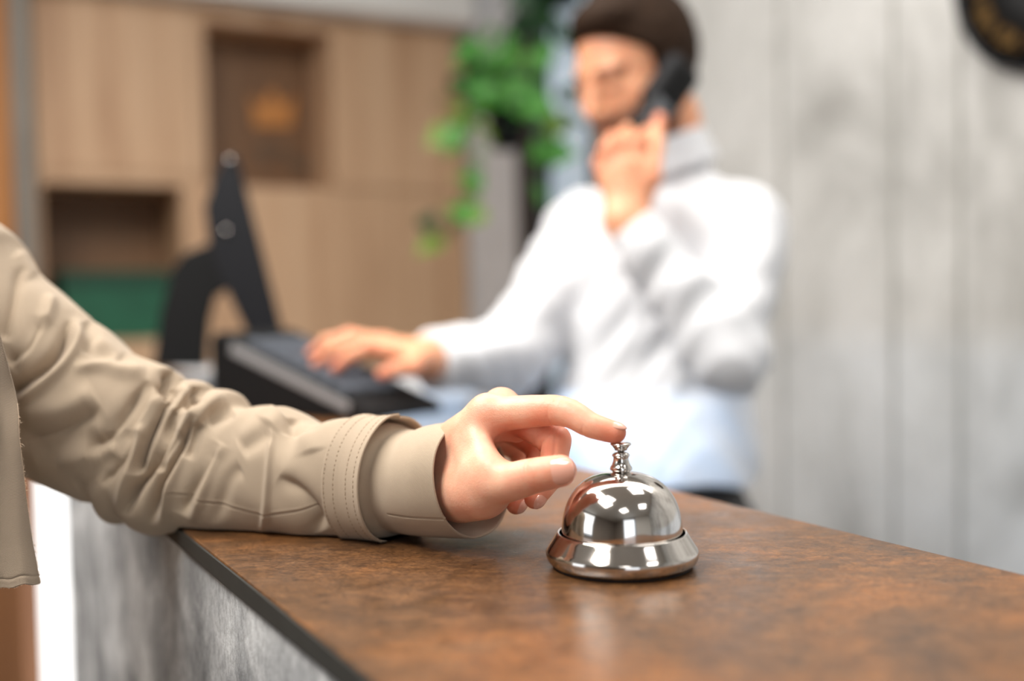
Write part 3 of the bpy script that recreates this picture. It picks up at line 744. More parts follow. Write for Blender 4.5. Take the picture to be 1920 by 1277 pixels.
# distance of the arm's centre line, thickness and slant of each cross-section
xs = [-80, 0, 120, 240, 320, 450, 600, 750, 885]
Zc = np.interp(mid[:, 0], xs, [.80, .80, .80, .795, .785, .765, .742, .714, .687])
Rc = np.interp(mid[:, 0], xs, [.062, .060, .056, .050, .043, .038, .036, .036, .041])
sx = np.interp(mid[:, 0], xs, [-.10, -.10, -.15, -.25, -.40, -.50, -.52, -.53, -.53])
ker = np.ones(61)/61
for arr in (Zc, Rc, sx): arr[:] = np.convolve(np.pad(arr, 30, 'edge'), ker, 'valid')
Zc = Zc - .5*0
Tw = np.array([P(x, y, z) for (x, y), z in zip(Tp, Zc)]); Bw = np.array([P(x, y, z) for (x, y), z in zip(Bp, Zc)])
Cw = (Tw + Bw)/2; Hw = (Tw - Bw)/2
wn = np.stack([sx, -np.sqrt(1 - sx**2), 0*sx], 1)*Rc[:, None]
th = np.linspace(0, 2*np.pi, nt_, endpoint=False)     # 0 = top, pi/2 = near side
ct_ = np.cos(th); st_ = np.sin(th)
sup = lambda v, e: np.sign(v)*np.abs(v)**e
Vv = Cw[:, None] + sup(ct_, .95)[None, :, None]*Hw[:, None] + sup(st_, .92)[None, :, None]*wn[:, None]
def normals(A):
    ds = np.gradient(A, axis=0); dt = (np.roll(A, -1, 1) - np.roll(A, 1, 1))/2
    n_ = np.cross(dt, ds); n_ /= np.linalg.norm(n_, axis=2, keepdims=True) + 1e-9
    cen = A.mean(1, keepdims=True); s_ = np.sign(((A - cen)*n_).sum(2).mean()); return n_*s_
FOLDS = [  # polyline in the picture, width, height in mm (negative = valley)
 ([(314,748),(300,778),(278,815),(258,862),(248,893)], 6, -8.5), ([(329,768),(305,818),(278,875),(248,920),(233,967)], 6.5, -10),
 ([(364,783),(341,830),(311,887),(299,914),(281,985)], 6.5, -9.5), ([(341,807),(311,854),(293,887)], 5, -6),
 ([(370,795),(364,818),(347,860)], 6, -5), ([(412,830),(388,878),(358,926),(341,967)], 11, -5.5),
 ([(319,690),(317,722),(298,740)], 6, -8), ([(371,722),(364,753),(345,770)], 5.5, -6.5), ([(334,728),(326,748),(316,762)], 5, -5),
 ([(278,712),(251,768),(216,807),(186,832),(157,840)], 15, -8), ([(549,783),(546,818)], 9, -4), ([(522,893),(561,923),(590,967),(600,1000)], 9, -6.5),
 ([(507,807),(478,826),(448,842)], 13, -3.5), ([(439,768),(410,780),(388,789)], 8, -3.5),
 ([(455,880),(430,900),(400,985)], 10, -2.5), ([(660,880),(640,900)], 10, -1.5),
 ([(299,732),(269,762),(232,797),(196,822)], 9, 5), ([(355,726),(335,750),(311,795),(284,855)], 6, 6), ([(373,757),(347,797),(323,838),(298,888)], 6, 6),
 ([(420,738),(388,762),(357,808),(325,878),(311,923),(300,990)], 8, 6), ([(418,830),(397,866),(380,912),(356,980)], 8, 4.5), ([(262,790),(246,850),(232,900),(222,960)], 7, 4),
 ([(510,801),(506,850),(500,915),(498,961),(489,1003)], 4.5, 2.6), ([(525,770),(500,800)], 14, 3.5), ([(570,810),(585,850)], 14, 2),
 ([(133,596),(118,647),(78,690),(27,730),(5,742)], 9, -9), ([(84,595),(55,651),(12,680)], 9, -7), ([(40,500),(22,580),(5,640)], 8, -5),
 ([(190,763),(118,806),(35,835)], 16, -7), ([(60,860),(120,830),(185,815)], 18, -4), ([(251,804),(235,859),(188,913)], 8, -5), ([(215,850),(170,900),(140,920)], 12, -3),
 ([(146,596),(141,640),(112,686),(58,735),(20,760)], 8, 6), ([(133,690),(188,689),(235,697),(276,694)], 8, 5), ([(94,549),(88,590),(60,645),(25,690)], 8, 5), ([(30,470),(60,525)], 10, 3),
 ([(160,600),(172,635),(160,665)], 9, -3.5), ([(175,640),(200,655),(225,680)], 10, 3), ([(30,780),(110,770),(180,735)], 16, 4), ([(100,870),(170,850),(215,830)], 12, 3),
 ([(318,925),(360,934),(400,946),(440,955),(500,965),(545,961),(590,957),(640,966)], 1.3, -.9), ([(318,921),(360,930),(400,942),(440,951),(500,961),(545,957),(590,953),(640,962)], 2.0, .3),
 ([(722,970),(780,972),(830,974)], 1.0, -.9), 
]
def fold_field(X, Y, S_=None):
    D_ = np.zeros(X.shape)
    for pl, w_, a_ in FOLDS:
        pl = np.array(pl, float); n0 = len(pl); 
        if n0 > 2: pl = spline(pl, np.linspace(0, n0-1, n0*4))
        m_ = (X > pl[:, 0].min()-4*w_) & (X < pl[:, 0].max()+4*w_) & (Y > pl[:, 1].min()-4*w_) & (Y < pl[:, 1].max()+4*w_)
        if not m_.any(): continue
        x, y = X[m_], Y[m_]; best_ = np.full(x.shape, 1e9); bt_ = np.zeros(x.shape)
        for i in range(len(pl)-1):
            a, b = pl[i], pl[i+1]; ab = b - a
            t = np.clip(((x-a[0])*ab[0] + (y-a[1])*ab[1])/(ab @ ab), 0, 1)
            d2 = (x-a[0]-t*ab[0])**2 + (y-a[1]-t*ab[1])**2
            g_ = (i + t)/(len(pl)-1); mm_ = d2 < best_; best_[mm_] = d2[mm_]; bt_[mm_] = g_[mm_]
        taper = np.clip(np.minimum(bt_, 1-bt_)*4 + .12, 0, 1) if w_ > 3 else 1
        if w_ > 3: taper = taper*taper*(3 - 2*taper)
        if a_ < -4.4: D_[m_] += a_*(.0015 if a_ < -7.4 else .0011)*taper*np.exp(-(np.sqrt(best_ + 14.0) - 3.74)/(w_*1.0))
        else: D_[m_] += a_*.001*taper*np.exp(-best_/(2*(w_*(1.0 if w_ > 3 else .72))**2))
    return D_
X_, Y_, _z = proj(Vv)
n_ = normals(Vv)
disp = fold_field(X_, Y_)
# broad soft unevenness of the cloth
sp = np.linspace(0, 1, ns_)[:, None]
disp += .0008*np.sin(sp*62 + 2.3*np.sin(th*2))*np.sin(th*3 + sp*17) * (sp < .86)
# shape of the cuff: pinched right after the strap, flared at the opening
Cx = mid[:, 0][:, None]
near = np.clip(st_*0.5 + .6, 0, 1)[None, :]
disp += -.0058*np.exp(-(np.maximum(Cx - 752, 0)/42)**1.6)*np.exp(-(np.maximum(752 - Cx, 0)/14)**2)*near
disp += -.0018*np.exp(-((Cx - 690)/40)**2)
Vs = Vv + n_*disp[..., None]
# nothing may sink into the counter top
inside = (Vs @ N > N_FRONT - .002)
Vs[..., 2] = np.where(inside & (Vs[..., 2] < TOP + .0015), TOP + .0015 + (Vs[..., 2]-TOP)*.02, Vs[..., 2])
def grid_mesh(A, close=True, uvs=None):
    a, b = A.shape[:2]; i = np.arange(a-1)[:, None]; j = np.arange(b if close else b-1)[None, :]; j2 = (j+1) % b
    Q_ = np.stack([i*b+j, i*b+j2, (i+1)*b+j2, (i+1)*b+j], -1).reshape(-1, 4)
    me_ = mesh_from(A.reshape(-1, 3), Q_)
    if uvs is not None:
        uv = me_.uv_layers.new(name='UVMap'); u_, v_ = uvs
        jj = np.broadcast_to(j, Q_.reshape(a-1, -1, 4).shape[:2]); ii = np.broadcast_to(i, jj.shape)
        UVc = np.stack([np.stack([u_[ii], v_[jj]], -1), np.stack([u_[ii], v_[jj+1]], -1), np.stack([u_[ii+1], v_[jj+1]], -1), np.stack([u_[ii+1], v_[jj]], -1)], 2)
        uv.data.foreach_set('uv', UVc.reshape(-1).astype(np.float32))
    return me_
su = np.concatenate([[0], np.cumsum(np.linalg.norm(np.diff(Cw, axis=0), axis=1))]); sv = np.linspace(0, .235, nt_+1)
# turned-in edge at the cuff: outer skin, rim, and the inside of the sleeve
rimn = normals(Vs)
inn = Vs[::-1][:320:3] - rimn[::-1][:320:3]*.0016
inn[..., 2] = np.maximum(inn[..., 2], np.where(inn @ N > N_FRONT, TOP + .0018, -9))
rimv = (Vs[-1] + inn[0])/2 + unit(Cw[-1]-Cw[-20])*.0005
full = np.concatenate([Vs, rimv[None], inn], 0)
su2 = np.concatenate([su, su[-1] + .001 + np.arange(len(inn)+1)*.0003])
sl = link('coat_sleeve', grid_mesh(full, True, (su2, sv)), M_COAT, woman, True)

# strap buckled round the sleeve above the cuff
i0 = int(np.argmin(np.abs(mid[:, 0] - 676))); i1 = int(np.argmin(np.abs(mid[:, 0] - 749)))
ring = Vs[i0:i1+1]; rn = normals(Vs)[i0:i1+1]
m_ = len(ring); w_s = np.linspace(0, 1, m_)[:, None]
smooth_r = Vv[i0:i1+1]
lifts = .0022 + .0042*np.clip((w_s-.35)/.65, 0, 1)**1.5*np.clip(st_*.5+.75, 0, 1)[None, :] + .0022*np.exp(-((th-.15)/.35)**2)[None, :]*w_s
lifts = lifts*(1 - .7*np.exp(-((th-np.pi)/.8)**2))[None, :]
outer = smooth_r + n_[i0:i1+1]*lifts[..., None]
inner = outer - n_[i0:i1+1]*.0017
e0 = (outer[0] + inner[0])/2 + (outer[0]-outer[1])*1.5; e1 = (outer[-1]+inner[-1])/2 + (outer[-1]-outer[-2])*1.5
band = np.concatenate([inner[:1], e0[None], outer, e1[None], inner[::-1][:1], inner[::-1][m_//2:m_//2+1], inner[:1]], 0)
flo = (band @ N > N_FRONT) ; band[..., 2] = np.where(flo & (band[..., 2] < TOP + .0008), TOP + .0008, band[..., 2])
bu = np.concatenate([[0, .001], .002 + np.arange(m_)*(su[i1]-su[i0])/m_, su[i1]-su[i0] + np.array([.003, .004, .02, .04])])
st_o = link('cuff_strap', grid_mesh(band, True, (bu + .3, sv)), M_COAT, woman, True)
# rows of stitches on the strap
bm = bmesh.new()
for fr in (.05, .26, .60, .86):
    k = int(fr*(m_-1)); rowp = outer[k]; per = np.concatenate([[0], np.cumsum(np.linalg.norm(np.roll(rowp, -1, 0)-rowp, axis=1))])
    nst = int(per[-1]/.0030)
    for a in range(nst):
        def at_(s_): i_ = np.searchsorted(per, s_ % per[-1]) % nt_; return rowp[i_] + n_[i0+k][i_]*.00012
        p0_, p1_ = at_(a*.0030), at_(a*.0030+.0019)
        if np.linalg.norm(p1_-p0_) > .004 or p0_[2] < TOP + .003: continue
        tube(bm, [p0_, (p0_+p1_)/2 + n_[i0+k][0]*0, p1_], [.00012, .00026, .00012], 5)
sti = link('stitching', bm_mesh(bm), M_THREAD, st_o, True); tag(sti, kind='stuff')

# ---- the coat: hanging front and body -----------------------------------------
EDGE = [(-215, 300), (-150, 390), (-85, 480), (-30, 560), (-4, 620), (16, 690), (32, 755), (36, 820), (43, 880), (51, 950), (60, 1010), (69, 1060), (75, 1094)]
nf, nw = 340, 240
te = np.linspace(0, len(EDGE)-1, nf); Ed = spline(EDGE, te)
sh = np.zeros((nf, nw, 3)); wv = np.linspace(0, 1, nw)
for i in range(nf):
    v_ = i/(nf-1)
    for j in range(nw):
        w_ = wv[j]
        x = Ed[i, 0] - 250*w_ - 18*w_*v_; y = Ed[i, 1] + (24*w_ + 40*w_*w_)*(v_) + 2*math.sin(w_*40)*v_
        z = .668 + .030*w_ + .007*math.sin(w_*9 + v_*2.2)*(.3+v_) + .004*math.sin(w_*21 - v_*4) + .006*math.exp(-((v_-.47)/.07)**2)*math.cos(w_*8)
        z += .13*(max(0, .30 - v_)/.30)**1.5
        sh[i, j] = P(x, y, z)
hem = np.exp(-((np.linspace(0, 1, nf) - .955)/.006)**2)[:, None]
sh[..., 1] += hem*.0008
fl_o = link('coat_front', grid_mesh(sh, False, (np.linspace(0, .24, nf), np.linspace(0, .09, nw+1))), M_COAT_SHADED, woman, True)
sm = fl_o.modifiers.new('thickness', 'SOLIDIFY'); sm.thickness = .0012; sm.offset = 0
bm = bmesh.new()
for k in range(230):
    i = int(rng.uniform(.5, 1)*(nf-1)); p0_ = sh[i, 0]
    d_ = unit([rng.uniform(.3, 1), rng.uniform(-.5, .5), rng.uniform(-.8, .5)]); L_ = rng.uniform(.0004, .0016) * (2.2 if rng.random() < .06 else 1)
    tube(bm, [p0_, p0_ + d_*L_*.6, p0_ + d_*L_ + np.array([0, 0, rng.uniform(-.5, .5)])*L_], .00008, 4)
for k in range(50):
    j = int(rng.uniform(0, .35)*(nw-1)); p0_ = sh[-1, j]
    tube(bm, [p0_, p0_ + np.array([rng.uniform(-.3, .3), 0, -1])*rng.uniform(.0003, .001)], .00008, 4)
tube(bm, sh[int(nf*.5):, 0], .00028, 5)
tag(link('frayed_threads', bm_mesh(bm), M_THREAD2, fl_o), kind='stuff')
def coat_d(p):
    t = cone(p, WC + [-.02, 0, 1.20], WC + [0, 0, .80], .125, .125)
    t = smin(t, cone(p, WC + [0, 0, .80], WC + [0, 0, .50], .13, .20), .05)
    t = smin(t, cone(p, SHO, WC + [-.02, -.16, 1.26], .060, .064), .08)
    t = smin(t, cone(p, WC + [-.02, -.17, 1.25], WC + [.02, -.22, .95], .060, .048), .04)
    t = smin(t, cone(p, WC + [.02, -.22, .95], WC + [.10, -.12, .80], .048, .046), .05)
    c_ = np.abs(cone(p, WC + [-.01, 0, 1.30], WC + [.0, 0, 1.40], .070, .082)) - .004
    t = smin(t, smax(c_, p[:, 2] - 1.385, .004), .02)
    t = smax(t, -(cone(p, WC + [.0, 0, 1.31], WC + [.02, 0, 1.48], .066, .080)), .004)
    t = smax(t, .46 - p[:, 2], .004)
    return t + .004*np.sin(p[:, 0]*55 + 4*np.sin(p[:, 2]*9))*np.sin(p[:, 1]*40)*np.clip((1.1-p[:, 2])*2, 0, 1)
V, Q = sdf_mesh(coat_d, WC + [-.30, -.36, .42], np.array([WC[0]+.34, WC[1]+.36, 1.48]), .007)
me = mesh_from(V, Q); uv = me.uv_layers.new(name='UVMap')
co = V[Q.reshape(-1)]; uv.data.foreach_set('uv', np.stack([np.arctan2(co[:, 1]-WC[1], co[:, 0]-WC[0])*.14, co[:, 2]], 1).astype(np.float32).ravel())
link('coat_body', me, M_COAT, woman, True)
def legs_d(p, C, dx, spread, rr, zt_):
    a = C + np.array(dx)*spread; b = C - np.array(dx)*spread
    return np.minimum(smin(cone(p, a + [0, 0, zt_], a + [0, 0, .46], rr, rr*.72), cone(p, a + [0, 0, .46], a + [0, 0, .07], rr*.72, rr*.60), .03),
                      smin(cone(p, b + [0, 0, zt_], b + [0, 0, .46], rr, rr*.72), cone(p, b + [0, 0, .46], b + [0, 0, .07], rr*.72, rr*.60), .03))
WCf = WC + [0, 0, 0]
V, Q = sdf_mesh(lambda p: smax(legs_d(p, WCf, (0, 1, 0), .085, .075, .60), .06 - p[:, 2], .004), WC + [-.2, -.25, .04], WC + [.2, .25, .95], .007)
link('trousers', mesh_from(V, Q), M_TROUS, woman, True)
for s_ in (-1, 1):
    a = WC + [0, s_*.085, 0]
    V, Q = sdf_mesh(lambda p: smax(smin(cone(p, a + [-.06, 0, .035], a + [.14, 0, .025], .040, .034), cone(p, a + [-.02, 0, .04], a + [-.02, 0, .10], .04, .048), .02), .001 - p[:, 2], .002), a + [-.14, -.1, -.01], a + [.22, .1, .18], .005)
    link('shoe', mesh_from(V, Q), M_BELT, woman, True)

# ---- the receptionist ----------------------------------------------------------
PEL = P(1225, 985, 1.72); MC = np.array([PEL[0], PEL[1], 0.0])
man = empty('person', MC, 'person in a white shirt behind the counter holding a black phone and typing', 'person')
hC = P(1192, 140, 1.68); hR = frame((-.80, -.62, -.42), .03)
NECK0 = P(1262, 345, 1.71)
R_SH = P(1105, 448, 1.80); L_SH = P(1385, 438, 1.64)
R_EL = P(955, 672, 1.66); R_WR = P(800, 675, 1.50)
L_EL = P(1362, 664, 1.50); L_WR = P(1172, 418, 1.51)
CH = P(1235, 520, 1.72); BEL = P(1215, 800, 1.71)
acr = unit(L_SH - R_SH)
# typing hand
zt1 = 1.49
TY = [J([(722, 648, .01, 17), (668, 640, .0, 13.5), (628, 655, -.01, 12), (592, 682, -.01, 9.5)], zt1), J([(730, 660, -.02, 17), (690, 652, -.03, 13.5), (655, 668, -.04, 12), (628, 690, -.045, 9.5)], zt1),
      J([(718, 645, .03, 17), (655, 630, .03, 13), (612, 642, .03, 11.5), (578, 668, .03, 9)], zt1), J([(722, 650, .05, 15), (665, 640, .055, 11.5), (635, 650, .055, 10), (606, 672, .055, 8.5)], zt1),
      J([(785, 672, -.03, 20), (772, 690, -.055, 16), (745, 692, -.065, 14), (716, 702, -.07, 11)], zt1)]
TYP = [J([(795, 668, .01, 24), (722, 648, .01, 19)], zt1), J([(795, 676, -.01, 24), (730, 660, -.02, 18)], zt1), J([(795, 662, .03, 22), (718, 645, .03, 17)], zt1), J([(795, 668, .045, 20), (722, 650, .05, 15)], zt1)]
zp = 1.515
PH = [J([(1205, 318, .0, 19), (1190, 268, .0, 15), (1215, 250, .035, 13), (1235, 262, .05, 10)], zp), J([(1180, 315, .0, 19), (1160, 266, .0, 15), (1180, 245, .035, 13), (1205, 250, .055, 10)], zp),
      J([(1158, 322, .005, 18), (1136, 282, .005, 14), (1150, 262, .035, 12), (1178, 262, .055, 10)], zp), J([(1140, 338, .01, 16), (1124, 306, .012, 12), (1134, 288, .035, 11), (1158, 285, .05, 9)], zp),
      J([(1200, 385, .0, 20), (1222, 335, -.005, 17), (1230, 275, .015, 14), (1237, 222, .03, 11)], zp)]
PHP = [J([(1182, 405, .0, 24), (1205, 318, .0, 20)], zp), J([(1172, 408, .0, 24), (1180, 315, .0, 20)], zp), J([(1165, 410, .0, 22), (1158, 322, .005, 19)], zp), J([(1160, 410, .005, 20), (1140, 338, .01, 17)], zp)]
def hand_sd(p, fing, palm_):
    pl = None
    for a, r in palm_:
        c_ = cone(p, a[0], a[1], r[0], r[1]); pl = c_ if pl is None else smin(pl, c_, .015)
    D = smin(pl, chain(p, fing[4][0], fing[4][1], .008), .014)
    for a, r in fing[:4]: D = np.minimum(D, smin(pl, chain(p, a, r, .006), .010))
    return D
def limb(p, a, b, c_, r0, r1, r2, k=.03): return smin(cone(p, a, b, r0, r1), cone(p, b, c_, r1, r2), k)
def body_m(p):
    d = smin(cone(p, NECK0 + [0, .01, 0], hC + hR.T @ np.array([0, -.03, -.08]), .060, .058), cone(p, R_SH, L_SH, .05, .05), .05)
    d = smin(d, cone(p, CH - acr*.07, CH + acr*.07, .085, .085), .05)
    d = smin(d, cone(p, CH, BEL, .10, .09), .05); d = smin(d, cone(p, BEL, PEL, .09, .09), .05)
    d = smin(d, limb(p, R_SH, R_EL, R_WR, .042, .036, .027), .03); d = smin(d, limb(p, L_SH, L_EL, L_WR, .042, .036, .027), .03)
    d = smin(d, hand_sd(p, TY, TYP), .02); d = smin(d, hand_sd(p, PH, PHP), .02)
    d = np.minimum(d, smin(d, head_d(p, hC, hR), .02))
    return d
allp = np.array([R_WR, L_EL, R_SH, L_SH, PEL, hC] + [a[0] for a, r in TY] + [a[-1] for a, r in TY])
lo = allp.min(0) - .16; hi = allp.max(0) + .16; lo[2] = PEL[2] - .12
V, Q = sdf_mesh(body_m, lo, hi, .0038)
me = mesh_from(V, Q); lq = (V - hC) @ hR.T
beard = np.clip((-.028 - lq[:, 2] - np.abs(lq[:, 1]-.07)*0.1)/.02, 0, 1)*np.clip((lq[:, 1] + .01)/.02, 0, 1)*np.clip((lq[:, 2] + .13)/.02, 0, 1)*(np.linalg.norm(lq, axis=1) < .16)
lips = np.exp(-((lq[:, 2]+.062)/.008)**2)*(np.abs(lq[:, 0]) < .02)*(lq[:, 1] > .07)
brow = ((np.abs(lq[:, 2]-.024) < .006)*(np.abs(np.abs(lq[:, 0])-.032) < .020)*(lq[:, 1] > .05)).astype(float)
eye = np.exp(-(((np.abs(lq[:, 0])-.031)/.014)**2 + ((lq[:, 2]+.001)/.005)**2))*(lq[:, 1] > .05)
attr(me, 'beard', np.clip(beard*.85*(1-lips) + brow*.9 + eye*.7, 0, 1))
bl = .5*lips
for (a, r) in TY + PH: bl = np.maximum(bl, .7*np.exp(-np.sum((V-a[-1])**2, 1)/.02**2)); bl = np.maximum(bl, .45*np.exp(-np.sum((V-a[1])**2, 1)/.02**2))
attr(me, 'blush_shade', bl)
link('body', me, M_SKIN_M, man, True)
V, Q = sdf_mesh(lambda p: hair_d(p, hC, hR, .010), hC - .17, hC + .17, .003)
link('hair', mesh_from(V, Q), M_HAIR, man, True)
def shirt_d(p):
    d = cone(p, R_SH + acr*.02, L_SH - acr*.02, .066, .066)
    d = smin(d, cone(p, CH - acr*.085, CH + acr*.085, .105, .105), .06)
    b_ = BEL; w_ = PEL + [0, 0, .06]
    d = smin(d, cone(p, b_ - acr*.055, b_ + acr*.065, .108, .108), .08); d = smin(d, cone(p, w_ - acr*.05, w_ + acr*.05, .104, .104), .06)
    d = smin(d, cone(p, CH, NECK0, .09, .062), .05); d = smin(d, cone(p, CH, BEL, .125, .118), .06)
    d = smin(d, limb(p, R_SH, R_EL, R_WR + (R_WR-R_EL)*-.04, .072, .056, .040), .04)
    d = smin(d, limb(p, L_SH, L_EL, L_WR + (L_WR-L_EL)*-.04, .072, .053, .039), .020)
    f_ = .0045*np.sin(p[:, 0]*60 + 5*np.sin(p[:, 2]*13 + p[:, 1]*8))*np.sin(p[:, 2]*26 + p[:, 0]*14) + .0030*np.abs(np.sin(p[:, 2]*48 + 5*np.sin(p[:, 0]*17) + p[:, 1]*30))*np.clip(1.3 - np.abs(p[:, 2]-1.17)*5, 0, 1)
    d = d + f_
    for A, B_ in ((R_EL, R_WR), (L_EL, L_WR)):
        ax = unit(B_ - A); e_ = B_ - ax*.008; d = np.where(np.linalg.norm(p - B_, axis=1) < .075, smax(d, (p - e_) @ ax.astype(np.float32), .003), d)
    d = smax(d, (PEL[2] + .078) - p[:, 2] + .006*np.sin(p[:, 0]*30), .006)
    nk = unit(hC - NECK0)
    d = smax(d, np.where(np.linalg.norm(p - NECK0, axis=1) < .12, (p - (NECK0 + nk*.035)) @ nk.astype(np.float32), -1), .004)
    return d
allp = np.array([R_WR, L_EL, R_SH, L_SH, PEL, L_WR])
lo = allp.min(0) - .13; hi = allp.max(0) + .14; lo[2] = PEL[2] + .0
V, Q = sdf_mesh(shirt_d, lo, hi, .0045)
shirt = link('shirt', mesh_from(V, Q), M_SHIRT, man, True)
# folded collar
nk = unit(hC - NECK0 + np.array([0, .02, 0])); c0_ = NECK0 + nk*.03
def collar_d(p):
    a = np.abs(cone(p, c0_ - nk*.03, c0_ + nk*.045, .078, .068)) - .0022
    ax = ((p - c0_) @ nk.astype(np.float32)); return smax(smax(a, ax - .036, .003), -.018 - ax, .003)
V, Q = sdf_mesh(collar_d, c0_ - .14, c0_ + .14, .003, lip=1.8); link('collar', mesh_from(V, Q), M_SHIRT, shirt, True)
# belt, trousers, shoes
def trou_d(p):
    h = smin(cone(p, PEL - acr*.05, PEL + acr*.05, .100, .100), legs_d(p, MC, acr*[1, 1, 0], .095, .088, PEL[2]-.05), .06)
    return smax(h, .06 - p[:, 2], .004)
V, Q = sdf_mesh(trou_d, MC + [-.32, -.3, .03], MC + [.32, .3, PEL[2]+.13], .008)
keep = V[Q].mean(1)[:, 2] < PEL[2] + .088
link('trousers', mesh_from(V, Q[keep]), M_TROUS, man, True)
V, Q = sdf_mesh(lambda p: smax(np.abs(cone(p, PEL - acr*.05, PEL + acr*.05, .106, .106)) - .003, np.abs(p[:, 2]-PEL[2]-.055) - .018, .002), PEL - .22, PEL + .22, .0045, lip=1.8)
link('belt', mesh_from(V, Q), M_BELT, man, True)
fw = unit(np.cross(acr*[1, 1, 0], ZZ)); fw = fw if fw[1] < 0 else -fw
for s_ in (-1, 1):
    a = MC + acr*[1, 1, 0]*.095*s_
    V, Q = sdf_mesh(lambda p: smax(smin(cone(p, a - fw*.06 + [0, 0, .04], a + fw*.17 + [0, 0, .03], .045, .036), cone(p, a + [0, 0, .04], a + [0, 0, .10], .045, .052), .02), .001 - p[:, 2], .002), a + [-.26, -.26, -.01], a + [.26, .26, .18], .006)
    link('shoe', mesh_from(V, Q), M_BELT, man, True)

# cordless phone at the ear
A_ = P(1276, 140, 1.585); B_ = P(1192, 262, 1.555); ax = unit(A_ - B_); fwd_ = unit(np.array([.55, -.8, .1])); fwd_ = unit(fwd_ - ax*(fwd_ @ ax)); sd_ = np.cross(ax, fwd_)
ph = empty('telephone_handset', B_, 'black cordless phone held to the ear of the person in the white shirt', 'phone')
Rp = np.array([sd_, fwd_, ax])
def pill(name, c_, half, rad_, mat, h_=.0025):
    def f_(p):
        q_ = np.abs((p - np.asarray(c_, np.float32)) @ Rp.T.astype(np.float32)) - (np.array(half, np.float32) - rad_)
        return np.linalg.norm(np.maximum(q_, 0), axis=1) + np.minimum(q_.max(1), 0) - rad_
    V, Q = sdf_mesh(f_, np.asarray(c_) - .12, np.asarray(c_) + .12, h_); return link(name, mesh_from(V, Q), mat, ph, True)
Lp = np.linalg.norm(A_ - B_)
pill('body', (A_+B_)/2, (.024, .012, Lp/2+.012), .009, M_BLACK)
pill('earpiece', A_ - ax*.022 - fwd_*.006, (.029, .016, .042), .011, M_BLACK2)
pill('keypad', (A_*.35+B_*.65) + fwd_*.0118, (.015, .0012, .026), .001, plain('grey_keypad', srgb(96, 100, 106), .5), .0012)

# ------------------------------------------------------------------ monitor and keyboard terminal on the staff desk
def poly_at(lst, Z): return [P(x, y, Z) for x, y in lst]
ext = unit(ray(455, 480)*[1, 1, 0])
mb = G(335, 716, TOP-.004)
mon = empty('computer_monitor', P(335, 716, 1.86)*[1, 1, 0] + [0, 0, TOP-.004], 'black computer monitor seen edge-on standing at the left end of the staff desk', 'monitor')
prism('casing', poly_at([(421, 293), (444, 291), (536, 650), (506, 662), (470, 640), (417, 528), (392, 458), (384, 388), (402, 335)], 1.80), ext*.30, M_BLACK2, mon, bev=.004)
prism('screen', poly_at([(446.5, 306), (449, 306), (534, 636), (531, 637)], 1.81), ext*.27, M_SCREEN, mon)
prism('stand', poly_at([(404, 452), (424, 545), (398, 556), (386, 604), (386, 690), (286, 690), (300, 592), (322, 505), (346, 474)], 1.90), ext*.10, M_BLACK, mon, bev=.004)
for x_, y_ in ((431, 300), (424, 432)):  # chrome beads added to give the casing its bright glints
    c_ = P(x_, y_, 1.796); bm = bmesh.new(); bmesh.ops.create_uvsphere(bm, u_segments=20, v_segments=12, radius=.0042, matrix=Matrix.Translation(Vector(c_)))
    link('glint_bead', bm_mesh(bm), M_CHROME, mon, True)
bs = P(335, 716, 1.86)
bm = bmesh.new(); box_room(bm, float(bs@U)-.13, float(bs@U)+.13, float(bs@N)-.05, float(bs@N)+.16, TOP+.0008, TOP+.016, bev=.004)
link('base', bm_mesh(bm), M_SILVER if False else plain('grey_plastic', srgb(92, 98, 106), .45), mon)

BR = G(688, 793, TOP); BL = G(398, 768, TOP)
kd = unit(BL - BR); kn = np.array([kd[1], -kd[0], 0]); kn = kn if kn[1] > 0 else -kn
zl = float(P(402, 622, proj(BL)[2])[2]) - TOP
kt = empty('keyboard_terminal', (BL+BR)/2 + kn*.06, 'black wedge-shaped keyboard terminal with silver edge under the typing hand', 'keyboard')
zr = .012
prism('body', [BL + ZZ*.001, BR + ZZ*.001, BR + ZZ*zr, BR + ZZ*(zr+.004) + kd*.01, BL + ZZ*zl - kd*.012, BL + ZZ*(zl-.012)], kn*.135, M_BLACK, kt, bev=.0025)
sl_d = unit((BL + ZZ*zl) - (BR + ZZ*zr)); sl_n = np.cross(sl_d,  kn); sl_n = sl_n if sl_n[2] > 0 else -sl_n
Lk2 = np.linalg.norm((BL + ZZ*zl) - (BR + ZZ*zr)); T0 = BR + ZZ*(zr+.001)
prism('silver_edge', [T0 + sl_d*.03 - kn*.001, T0 + sl_d*(Lk2-.05) - kn*.001, T0 + sl_d*(Lk2-.05) - kn*.001 - sl_n*.016, T0 + sl_d*.03 - kn*.001 - sl_n*.012], kn*.010, M_SILVER, kt, bev=.001)
key0 = None
for a in range(9):
    for b in range(4):
        c_ = T0 + sl_d*(.07 + a*.030) + kn*(.026 + b*.026) + sl_n*.003
        if .07 + a*.030 > Lk2 - .06: continue
        if key0 is None:
            bm = bmesh.new(); vs_ = []
            for kx, ky, kz in ((-.012, -.0105, 0), (.012, -.0105, 0), (.012, .0105, 0), (-.012, .0105, 0), (-.009, -.008, .006), (.009, -.008, .006), (.009, .008, .006), (-.009, .008, .006)):
                vs_.append(bm.verts.new(sl_d*kx + kn*ky + sl_n*kz))
            for f_ in ((3,2,1,0), (4,5,6,7), (0,1,5,4), (1,2,6,5), (2,3,7,6), (3,0,4,7)): bm.faces.new([vs_[i] for i in f_])
            key0 = bpy.data.objects.new('key', bm_mesh(bm)); key0.data.materials.append(plain('grey_key', srgb(74, 80, 90), .5)); o = key0
        else: o = key0.copy()
        COL.objects.link(o); o.parent = kt; o.location = Vector(c_) - kt.location

